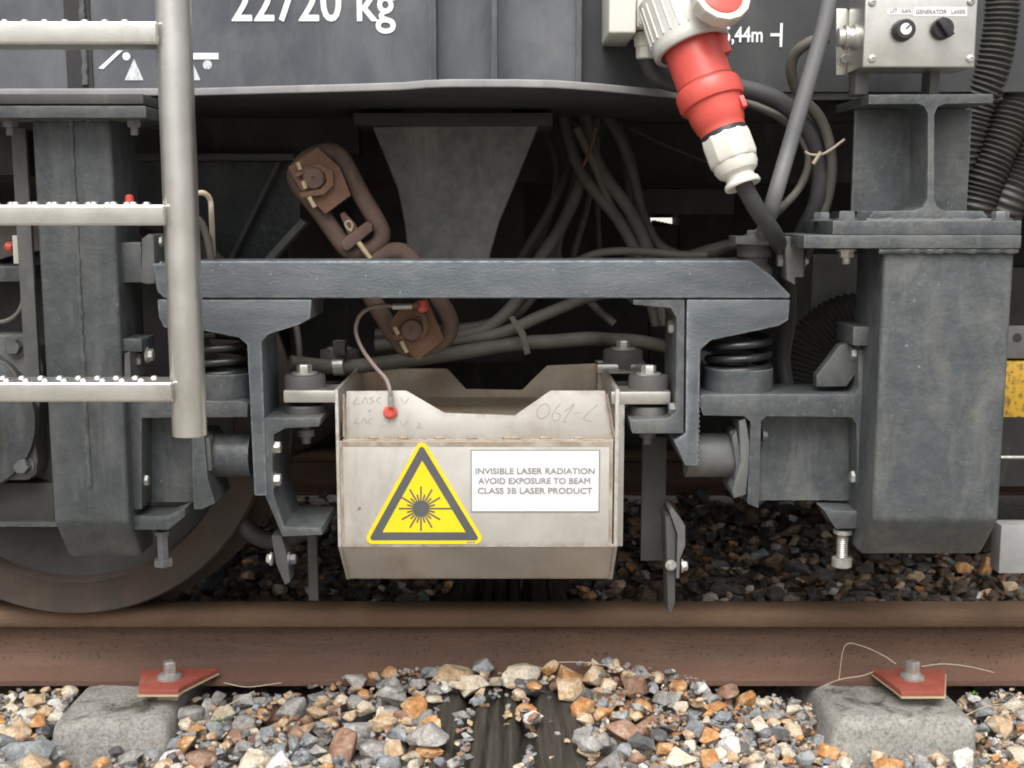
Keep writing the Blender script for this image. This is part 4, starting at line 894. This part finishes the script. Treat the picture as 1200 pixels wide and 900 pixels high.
# --- red plug and its socket
so = thing('power_socket', 'white plastic power socket housing with a grey-white locking ring', 'socket')
YS_ = -0.33
g = G(); g.rect(714, -60, 746, 39, YS_, YW + 0.019); obj('housing', g, white_pl, so, 0.004, 3)
g = G(); g.plate([(746, -60), (800, -60), (800, 4), (775, 20), (757, 32), (746, 32)], YS_ + 0.012, YW + 0.019); obj('housing_side', g, white_pl, so, 0.003, 3)
p = W(751, 26, YS_ + 0.0115); obj('screw', G().lathe([(0, .004), (.002, .0035), (.002, 0)], p, (0, -1, 0), 12), zinc, so)
p = W(757, 38, YS_ + 0.05); k = mpp(757, 40, YS_); g = G(); g.lathe([(0, 14.5 * k), (16 * k, 14.5 * k), (17 * k, 12.5 * k), (30 * k, 12.5 * k), (31 * k, 10 * k)], p, (0.03, 0, -1), 8); obj('cable_gland', g, white_pl, so, 0.001)
A = W(790, 0, -0.315); B = W(862, 194, -0.385); ax = (B - A).normalized(); LT = (B - A).length; k = mpp(830, 100, -0.35)
def at(px_y): return LT * (px_y - 0) / 194.0
g = G(); R0 = 43 * k
rp_ = [(at(-8), R0 * .9), (at(-4), R0), (at(46), R0 * 1.04), (at(50), R0 * 1.06), (at(56), R0 * 1.06), (at(58), R0 * 1.02), (at(58), R0 * .9), (at(38), R0 * .86), (at(38), 0)]
g.lathe(rp_, A, ax, 40); obj('locking_ring', g, surf('greyed_white_plastic', (0.44, 0.44, 0.42), (0.56, 0.555, 0.52), 0.4, dust=(0.34, 0.32, 0.27), dust_rng=(0.5, 0.9), bstr=0.05), so)
for i in range(26):
    a = 2 * math.pi * i / 26; u = ax.orthogonal().normalized(); v = ax.cross(u); d = u * math.cos(a) + v * math.sin(a)
    g = G(); g.tube([A + ax * at(2) + d * R0 * 1.005, A + ax * at(42) + d * R0 * 1.04], .0017, 6, smooth=False); obj('grip_rib', g, white_pl, so)
pc = W(846, -6, -0.41); la = Vector((0.20, -0.84, 0.40)).normalized()
lr = 34 * k
lid = obj('socket_lid', G().lathe([(-.020, lr * .96), (.0, lr), (.004, lr * .98), (.005, lr * .80), (.002, lr * .76), (.002, 0)], pc, la, 14), white_pl, so, 0.0008)
obj('lid_insert', G().lathe([(.0022, lr * .72), (.004, lr * .70), (.006, lr * .55), (.006, 0)], pc, la, 28), red_pl, lid)
pg = thing('power_plug', 'red industrial power plug with white cable gland hanging from the socket', 'plug')
r_ = lambda v: v * k
g = G(); g.lathe([(at(38), r_(33)), (at(100), r_(33.5)), (at(104), r_(38)), (at(108), r_(39)), (at(119), r_(39)), (at(123), r_(37.5)), (at(124), r_(34)), (at(128), r_(33)), (at(136), r_(32)), (at(148), r_(29)), (at(150), r_(27.5)), (at(154), r_(27)), (at(162), r_(26.5)), (at(164), r_(25)), (at(170), r_(24))], A, ax, 40); obj('body', g, red_pl, pg, smooth=30)
g = G(); g.lathe([(at(160), r_(28.5)), (at(166), r_(29.5)), (at(186), r_(29.5)), (at(190), r_(28))], A, ax, 10); obj('gland_nut', g, white_pl, pg, 0.0015)
g = G(); g.lathe([(at(188), r_(26)), (at(196), r_(26)), (at(202), r_(23)), (at(206), r_(17)), (at(210), r_(17)), (at(212), r_(20)), (at(216), r_(21.5)), (at(218), r_(20.5)), (at(215), r_(14))], A, ax, 32); obj('gland_cone', g, white_pl, pg, smooth=25)
g = G(); g.lathe([(at(156), r_(27.6)), (at(161), r_(27.8))], A, ax, 40); obj('groove_ring', g, black_pl, pg)  # thin dark ring added to stand for grime in the groove
g = G(); g.lathe([(at(99), r_(34.1)), (at(101), r_(34.6))], A, ax, 40); obj('groove_ring', g, surf('dark_red_groove', (0.2, 0.03, 0.025), (0.26, 0.04, 0.03), 0.6), pg)  # second dark ring, for the groove above the collar
u = Vector((1, 0, 0)) - ax * ax.x; u.normalize(); fr = ax.cross(u)
if fr.y > 0: fr = -fr
c0 = A + ax * at(58) + u * r_(30) + fr * r_(8)
def obox(c, ex, ey, ez):
    q = [c + ex * a + ez * b_ - ey for a, b_ in ((-1, -1), (1, -1), (1, 1), (-1, 1))]; return G().poly_prism(q, [v_ + ey * 2 for v_ in q])
obj('latch', obox(c0, u * r_(9), fr * r_(9), ax * r_(22)), red_pl, pg, 0.003)
c0 = A + ax * at(136) + u * r_(28) + fr * r_(18); obj('latch_tab', obox(c0, u * r_(3), fr * r_(6), ax * r_(7)), red_pl, pg, 0.002)

# --- cables
def cable(pts, r, label, mat=None, name='cable', cat='cable', n=12):
    g = G(); g.tube(P3(pts), r, n); return single(name, g, mat or cable_m, label, cat)
endp = A + ax * at(200)
e1 = proj(endp)
cable([(e1[0], e1[1], endp.y), (874, 222, -.385), (890, 250, -.37), (908, 276, -.32), (922, 312, -.16), (925, 370, -.10), (918, 420, -.08), (925, 470, -.08), (930, 530, .0)], 0.0132, 'dark cable leaving the red plug and passing behind the right bracket', cable_b)
cable([(978, -40, -.32), (967, 25, -.325), (948, 92, -.33), (926, 168, -.335), (902, 250, -.34), (888, 300, -.18), (880, 360, -.05)], 0.0122, 'straight grey cable running down from the top beside the control box', surf('light_grey_cable', (0.105, 0.108, 0.112), (0.145, 0.147, 0.15), 0.5))
cable([(757, 66, -.27), (765, 84, -.26), (785, 96, -.25), (830, 100, -.24), (870, 104, -.23), (912, 118, -.22), (945, 148, -.21), (960, 190, -.20), (958, 235, -.19), (940, 275, -.15), (915, 330, -.02)], 0.0145, 'thick dark cable looping behind the red plug to the right', cable_b)
cable([(972, 44, -.32), (948, 50, -.31), (930, 66, -.29), (928, 90, -.27), (938, 112, -.25), (962, 140, -.23), (974, 180, -.22), (972, 225, -.20), (955, 275, -.16), (930, 330, .02)], 0.0085, 'thin grey cable curving from the control box gland down into the loop')
cable([(850, 112, -.18), (885, 124, -.18), (918, 140, -.19), (938, 160, -.20), (948, 186, -.20), (938, 218, -.20), (914, 246, -.20), (880, 280, -.10)], 0.0066, 'thin grey cable making the inner curve of the loop')
cable([(826, 300, .02), (850, 292, -.05), (862, 288, -.12), (880, 284, -.16)], 0.007, 'thin cable end reaching the rubber bush behind the beam')
t = thing('cable_tie', 'pale cable tie around the cable loop beside the I-beam', 'cable tie')
g = G(); g.tube(P3([(944, 178, -.225), (950, 181, -.232), (962, 181, -.235), (974, 175, -.235), (990, 163, -.24)]), 0.0022, 6); g.cyl(W(953, 192, -.236), W(962, 178, -.238), .003, n=6); obj('strap', g, wisp, t)
# bundle behind the beam, centre
bund = [
 ([(660, 130, .22), (672, 180, .2), (690, 215, .17), (725, 258, .14), (752, 310, .12), (770, 380, .14)], .012, 'dusty cable in the middle of the bundle behind the beam'),
 ([(684, 130, .20), (692, 170, .18), (708, 205, .16), (740, 250, .13), (764, 306, .11), (780, 380, .12)], .0125, 'dusty cable sloping down right, front of the bundle behind the beam'),
 ([(705, 126, .24), (728, 165, .21), (742, 205, .19), (752, 248, .17), (770, 285, .13), (800, 300, .10), (830, 293, .08), (862, 285, .05)], .0105, 'dusty cable swinging right to the rubber bush'),
 ([(716, 138, .30), (738, 180, .28), (746, 230, .26), (748, 300, .24)], .008, 'thin dark cable hanging straight in the bundle'),
 ([(700, 120, .26), (690, 175, .24), (676, 225, .2), (655, 270, .16), (628, 310, .12), (606, 352, .08), (570, 385, .04), (520, 396, .03), (440, 405, .03)], .0125, 'dusty cable sweeping down left to the clamp under the beam'),
 ([(690, 140, .28), (684, 190, .26), (668, 240, .22), (648, 285, .18), (640, 312, .15), (620, 352, .12), (590, 374, .09), (540, 386, .08), (440, 392, .08)], .011, 'dusty cable above the clamp, sweeping left under the beam'),
 ([(686, 120, .30), (676, 200, .28), (660, 262, .24), (655, 305, .22), (690, 352, .16), (720, 380, .14)], .008, 'thin dusty cable near the hanger bracket'),
 ([(830, 420, .22), (760, 402, .14), (712, 398, .10), (690, 397, .06), (650, 400, .04), (612, 402, .03), (570, 408, .02), (520, 416, .01), (430, 428, .0), (390, 430, -.02), (340, 425, -.05)], .0135, 'thick dusty hose lying level under the beam behind the chain'),
 ([(830, 330, .2), (750, 336, .12), (690, 348, .07), (660, 360, .05), (630, 372, .04), (600, 386, .03), (560, 396, .03), (500, 402, .03)], .0115, 'pale cable end crossing under the beam towards the clamp'),
 ([(640, 330, .08), (690, 300, .04), (740, 294, .03), (800, 299, .02), (840, 298, .0)], .0075, 'cable lying along the top of the beam'),
 ([(640, 150, .32), (652, 200, .3), (640, 260, .28), (600, 330, .26)], .006, 'thin dark wire beside the hanger bracket'),
 ([(672, 128, .34), (668, 190, .30), (645, 245, .26), (612, 300, .22), (585, 350, .2)], .0095, 'dusty cable along the left flank of the bundle'),
 ([(695, 135, .36), (690, 190, .34), (688, 240, .32), (672, 300, .30), (665, 360, .28)], .0075, 'slim dark cable hanging in the middle of the bundle'),
 ([(676, 150, .16), (700, 200, .16), (715, 240, .15), (738, 280, .14), (746, 330, .14)], .009, 'dusty cable tucked left of the front sloping cable'),
 ([(655, 140, .36), (658, 210, .34), (634, 280, .3), (625, 350, .28)], .0075, 'slim dusty cable nearest the hanger bracket'),
 ([(722, 128, .42), (734, 200, .40), (738, 260, .38), (735, 330, .36)], .008, 'dim cable on the right flank of the bundle'),
 ([(700, 160, .4), (700, 230, .4), (704, 320, .4)], .006, 'vertical dark wire behind the bundle'),
]
for pts, r, l in bund: cable(pts, r, l)
cable([(738, 150, .30), (780, 170, .28), (826, 188, .2), (850, 195, .1)], .0028, 'thin brown wire stretched behind the red plug', rust)
cable([(698, 150, .15), (692, 175, .15), (683, 195, .15)], .0028, 'thin copper coloured wire in the cable bundle', rust_o)
t = thing('cable_tie', 'grey cable tie strapping the hoses under the beam', 'cable tie')
g = G(); g.plate([(596, 372), (602, 370), (616, 390), (622, 414), (615, 416), (609, 394)], -.012, -.008); obj('strap', g, cable_m, t, .001)
t = thing('hose_clamp', 'small metal hose clamp above the front left rubber mount', 'clamp')
p0 = W(391, 430, -0.02); p1 = W(403, 429, -0.02); g = G(); g.cyl(p0, p1, .0165, n=20); obj('band', g, zinc, t); g = G(); g.rect(390, 402, 404, 416, -.035, .0); obj('screw_block', g, paint_under, t, .001)
cable([(345, 372, .06), (350, 400, .05), (352, 440, .05), (352, 480, .05)], .006, 'thin grey cable hanging behind the left bracket')
cable([(262, 560, .0), (275, 600, -.02), (300, 628, -.02), (330, 632, 0), (380, 615, .05)], .017, 'thick dark hose curving behind the left bracket above the rail', cable_b)
# dark pipes and equipment under the floor for depth
uq = thing('underfloor_tank', 'dark tank box in the shadow under the vehicle floor', 'tank')
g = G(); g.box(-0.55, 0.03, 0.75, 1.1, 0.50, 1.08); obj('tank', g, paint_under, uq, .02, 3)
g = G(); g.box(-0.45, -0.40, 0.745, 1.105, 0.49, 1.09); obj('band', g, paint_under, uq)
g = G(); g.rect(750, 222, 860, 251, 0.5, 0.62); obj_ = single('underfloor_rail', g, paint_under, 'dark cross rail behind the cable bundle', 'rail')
# --- corrugated hoses
def hose(pts, r, label, pitch=0.0085, group='corrugated hoses'):
    P = P3(pts); g = G()
    Q = []; m_ = len(P)
    for i in range(m_ - 1):
        b_, c_ = P[i], P[i + 1]; a = P[i - 1] if i else b_ * 2 - c_; d = P[i + 2] if i + 2 < m_ else c_ * 2 - b_
        for k_ in range(40):
            t_ = k_ / 40; Q.append(0.5 * ((2 * b_) + (c_ - a) * t_ + (2 * a - 5 * b_ + 4 * c_ - d) * t_ * t_ + (3 * b_ - a - 3 * c_ + d) * t_ ** 3))
    S = [Q[0]]; acc = 0; step = pitch / 4
    for a, c_ in zip(Q, Q[1:]):
        L = (c_ - a).length; d = step - acc
        while d <= L: S.append(a.lerp(c_, d / L)); d += step
        acc = L - (d - step)
    g.tube(S, r, 20, smooth=False, rfun=lambda a: 1.0 + 0.07 * math.cos(2 * math.pi * a / pitch))
    return single('corrugated_hose', g, hose_m, label, 'hose', group, smooth=80)
hose([(1170, -50, -.16), (1168, 20, -.16), (1158, 80, -.16), (1138, 130, -.15), (1120, 190, -.13), (1105, 250, -.05)], .034, 'black corrugated hose nearest the control box')
hose([(1212, -30, -.12), (1200, 60, -.13), (1180, 140, -.14), (1150, 215, -.14), (1135, 262, -.12), (1120, 300, 0.0)], .034, 'black corrugated hose in the middle at the right edge')
hose([(1245, 40, -.10), (1225, 120, -.11), (1198, 190, -.12), (1172, 250, -.12), (1150, 300, .0)], .034, 'black corrugated hose at the far right edge, lowest of the three')
hose([(1062, 60, -.10), (1064, 100, -.10), (1066, 140, -.09)], .018, 'thin corrugated hose behind the feet of the control box', .007)
hose([(1098, 60, -.12), (1100, 100, -.12), (1104, 140, -.11)], .016, 'thinner corrugated hose behind the right foot of the control box', .007)
hose([(934, 500, .14), (934, 450, .14), (948, 405, .14), (975, 378, .14), (1005, 370, .14), (1040, 385, .14)], .042, 'big black ribbed hose curving behind the gusset of the right post', .009)
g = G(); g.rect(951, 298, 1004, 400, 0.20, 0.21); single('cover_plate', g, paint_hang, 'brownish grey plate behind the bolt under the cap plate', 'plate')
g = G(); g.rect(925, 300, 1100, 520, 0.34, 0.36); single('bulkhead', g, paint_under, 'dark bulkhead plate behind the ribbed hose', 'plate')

# --- things at the far right edge
rb = thing('perforated_bracket', 'light grey bracket with a round hole behind the right post', 'bracket')
g = G(); g.rect(1180, 382, 1240, 420, 0.02, 0.03); obj('plate', g, paint_hang, rb, .001); disc(1192, 396, 5.5, 0.0195, rubber, rb, 'hole')
g = G(); g.rect(1175, 424, 1260, 489, 0.01, 0.06); single('yellow_block', g, yel2, 'chipped yellow block behind the right post at the right edge', 'block', bevel=.002)
g = G(); g.cyl(W(1160, 536, 0.02), W(1260, 536, 0.02), .0035, n=10); single('thin_rod', g, zinc, 'thin shiny horizontal rod behind the right post', 'rod')
g = G(); g.rect(1172, 616, 1300, 672, -0.20, -0.16); single('step_box', g, paint_lip, 'pale steel box low at the right edge beside the post', 'box', bevel=.002)
g = G(); g.box(0.95, 1.6, 0.5, 0.6, 0.25, 0.75); single('underfloor_box', g, paint_under, 'dark underfloor box in the shadow at the right edge', 'box')

# --- ladder
ld = thing('boarding_ladder', 'pale stainless ladder with studded steps at the left', 'ladder')
YD = -0.53; xr_ = W(212.5, 255, YD).x; zb = W(223, 510, YD).z; RTU = 0.0238
g = G(); g.lathe([(0, RTU * .8), (0.0005, RTU), (1.2, RTU)], (xr_, YD, zb), (0, 0, 1), 40); obj('stile', g, steel, ld)
g = G(); g.lathe([(0, RTU * .8), (0.0005, RTU), (1.2, RTU)], (xr_ - 0.42, YD, zb), (0, 0, 1), 40); obj('stile', g, steel, ld)
stud_me = None
for i, (yt, yb) in enumerate(((24.5, 52), (239.5, 264.5), (448, 471.5))):
    z1 = W(100, yt, YD - 0.028).z; z0_ = W(100, yb, YD - 0.028).z
    g = G(); g.box(xr_ - 0.42 + RTU * .8, xr_ - RTU * .62, YD - 0.028, YD + 0.030, z0_, z1)
    st = obj('step', g, steel, ld, 0.004, 3)
    g = G(); g.weld((xr_ - RTU * .75, YD - 0.024, z0_ + .002), (xr_ - RTU * .75, YD - 0.024, z1 - .002), .003, 20 + i); obj('weld_seam', g, steel, st)
    if stud_me is None:
        gg = G(); gg.lathe([(0, .0066), (.0022, .0055), (.0036, .0038), (.0036, .0024), (.0015, .0018), (.0015, 0)], (0, 0, 0), (0, 0, 1), 14); stud_me = gg.mesh('stud', smooth=30); stud_me.materials.append(steel)
    for row in range(2):
        for c_ in range(15):
            x = xr_ - 0.05 - c_ * 0.0265 - (0.0105 if row == 0 else 0)
            if x < xr_ - 0.38: continue
            o = bpy.data.objects.new('stud', stud_me); LINK(o); o.parent = st; o.location = (x, YD - 0.015 + row * 0.026, z1)

# --- dry stems and a few green leaves
stems = [
 ([(983, 797, -.09), (990, 757, -.10), (1010, 757, -.10), (1035, 768, -.11), (1050, 778, -.12)], 'dry pale stem arching over the rail left of the right clip plate'),
 ([(1080, 781, -.12), (1105, 778, -.12), (1135, 781, -.12), (1165, 788, -.11)], 'dry pale stem right of the right clip plate'),
 ([(962, 805, -.12), (985, 796, -.13), (1010, 792, -.13), (1024, 787, -.12)], 'dry brown stem lying left of the right clip plate'),
 ([(632, 785, -.09), (650, 777, -.09), (680, 776, -.09), (712, 780, -.09), (730, 786, -.09)], 'long pale stem lying along the rail foot in the middle'),
 ([(240, 860, -.17), (252, 836, -.16), (275, 822, -.15), (298, 810, -.14)], 'dry stem among the stones right of the left sleeper'),
 ([(1132, 838, -.19), (1155, 828, -.18), (1180, 825, -.17), (1200, 830, -.17)], 'pale dry stem among the stones at the right edge'),
 ([(262, 800, -.10), (290, 805, -.10), (330, 800, -.10)], 'short dry stem below the rail left of the stone pile'),
]
for pts, l in stems:
    g = G(); g.tube(P3(pts), .0007, 5, sub=5); single('dry_stem', g, wisp, l, 'grass stem', 'dry stems')
def sprig(px, py, Y, label):
    c0 = W(px, py, Y); g = G(); rr = random.Random(px)
    for i in range(7):
        a = rr.uniform(0, 6.28); L = rr.uniform(.008, .016); d = Vector((math.cos(a), math.sin(a), rr.uniform(.3, 1))).normalized(); sd_ = d.cross(Vector((0, 0, 1))).normalized() * .0032
        q = [c0, c0 + d * L * .5 + sd_, c0 + d * L, c0 + d * L * .5 - sd_]; g.poly_prism(q, [v + Vector((0, 0, -.0004)) for v in q])
    single('green_sprig', g, green, label, 'weed', 'green sprigs')
sprig(258, 846, -.18, 'tiny green sprig beside the left sleeper'); sprig(468, 812, -.13, 'tiny green sprig in the stone pile'); sprig(1142, 815, -.15, 'tiny green sprig right of the right sleeper')

# ------------------------------------------------------------------ put every origin at the base of its thing
bpy.context.view_layer.update()
def leaves(o): 
    out = [o] if o.type == 'MESH' else []
    for c_ in o.children: out += leaves(c_)
    return out
for root in ROOTS:
    lo = Vector((1e9,) * 3); hi = Vector((-1e9,) * 3)
    for m_ in leaves(root):
        for c_ in m_.bound_box:
            q = m_.matrix_world @ Vector(c_)
            lo = Vector(map(min, lo, q)); hi = Vector(map(max, hi, q))
    base = Vector(((lo.x + hi.x) / 2, (lo.y + hi.y) / 2, lo.z))
    for c_ in root.children: c_.location -= base
    root.location = base
for o in SINGLES:
    bb = [Vector(c_) for c_ in o.bound_box]; lo = Vector((min(v.x for v in bb), min(v.y for v in bb), min(v.z for v in bb))); hi = Vector((max(v.x for v in bb), max(v.y for v in bb), 0))
    base = Vector(((lo.x + hi.x) / 2, (lo.y + hi.y) / 2, lo.z)); o.data.transform(Matrix.Translation(-base)); o.location = base
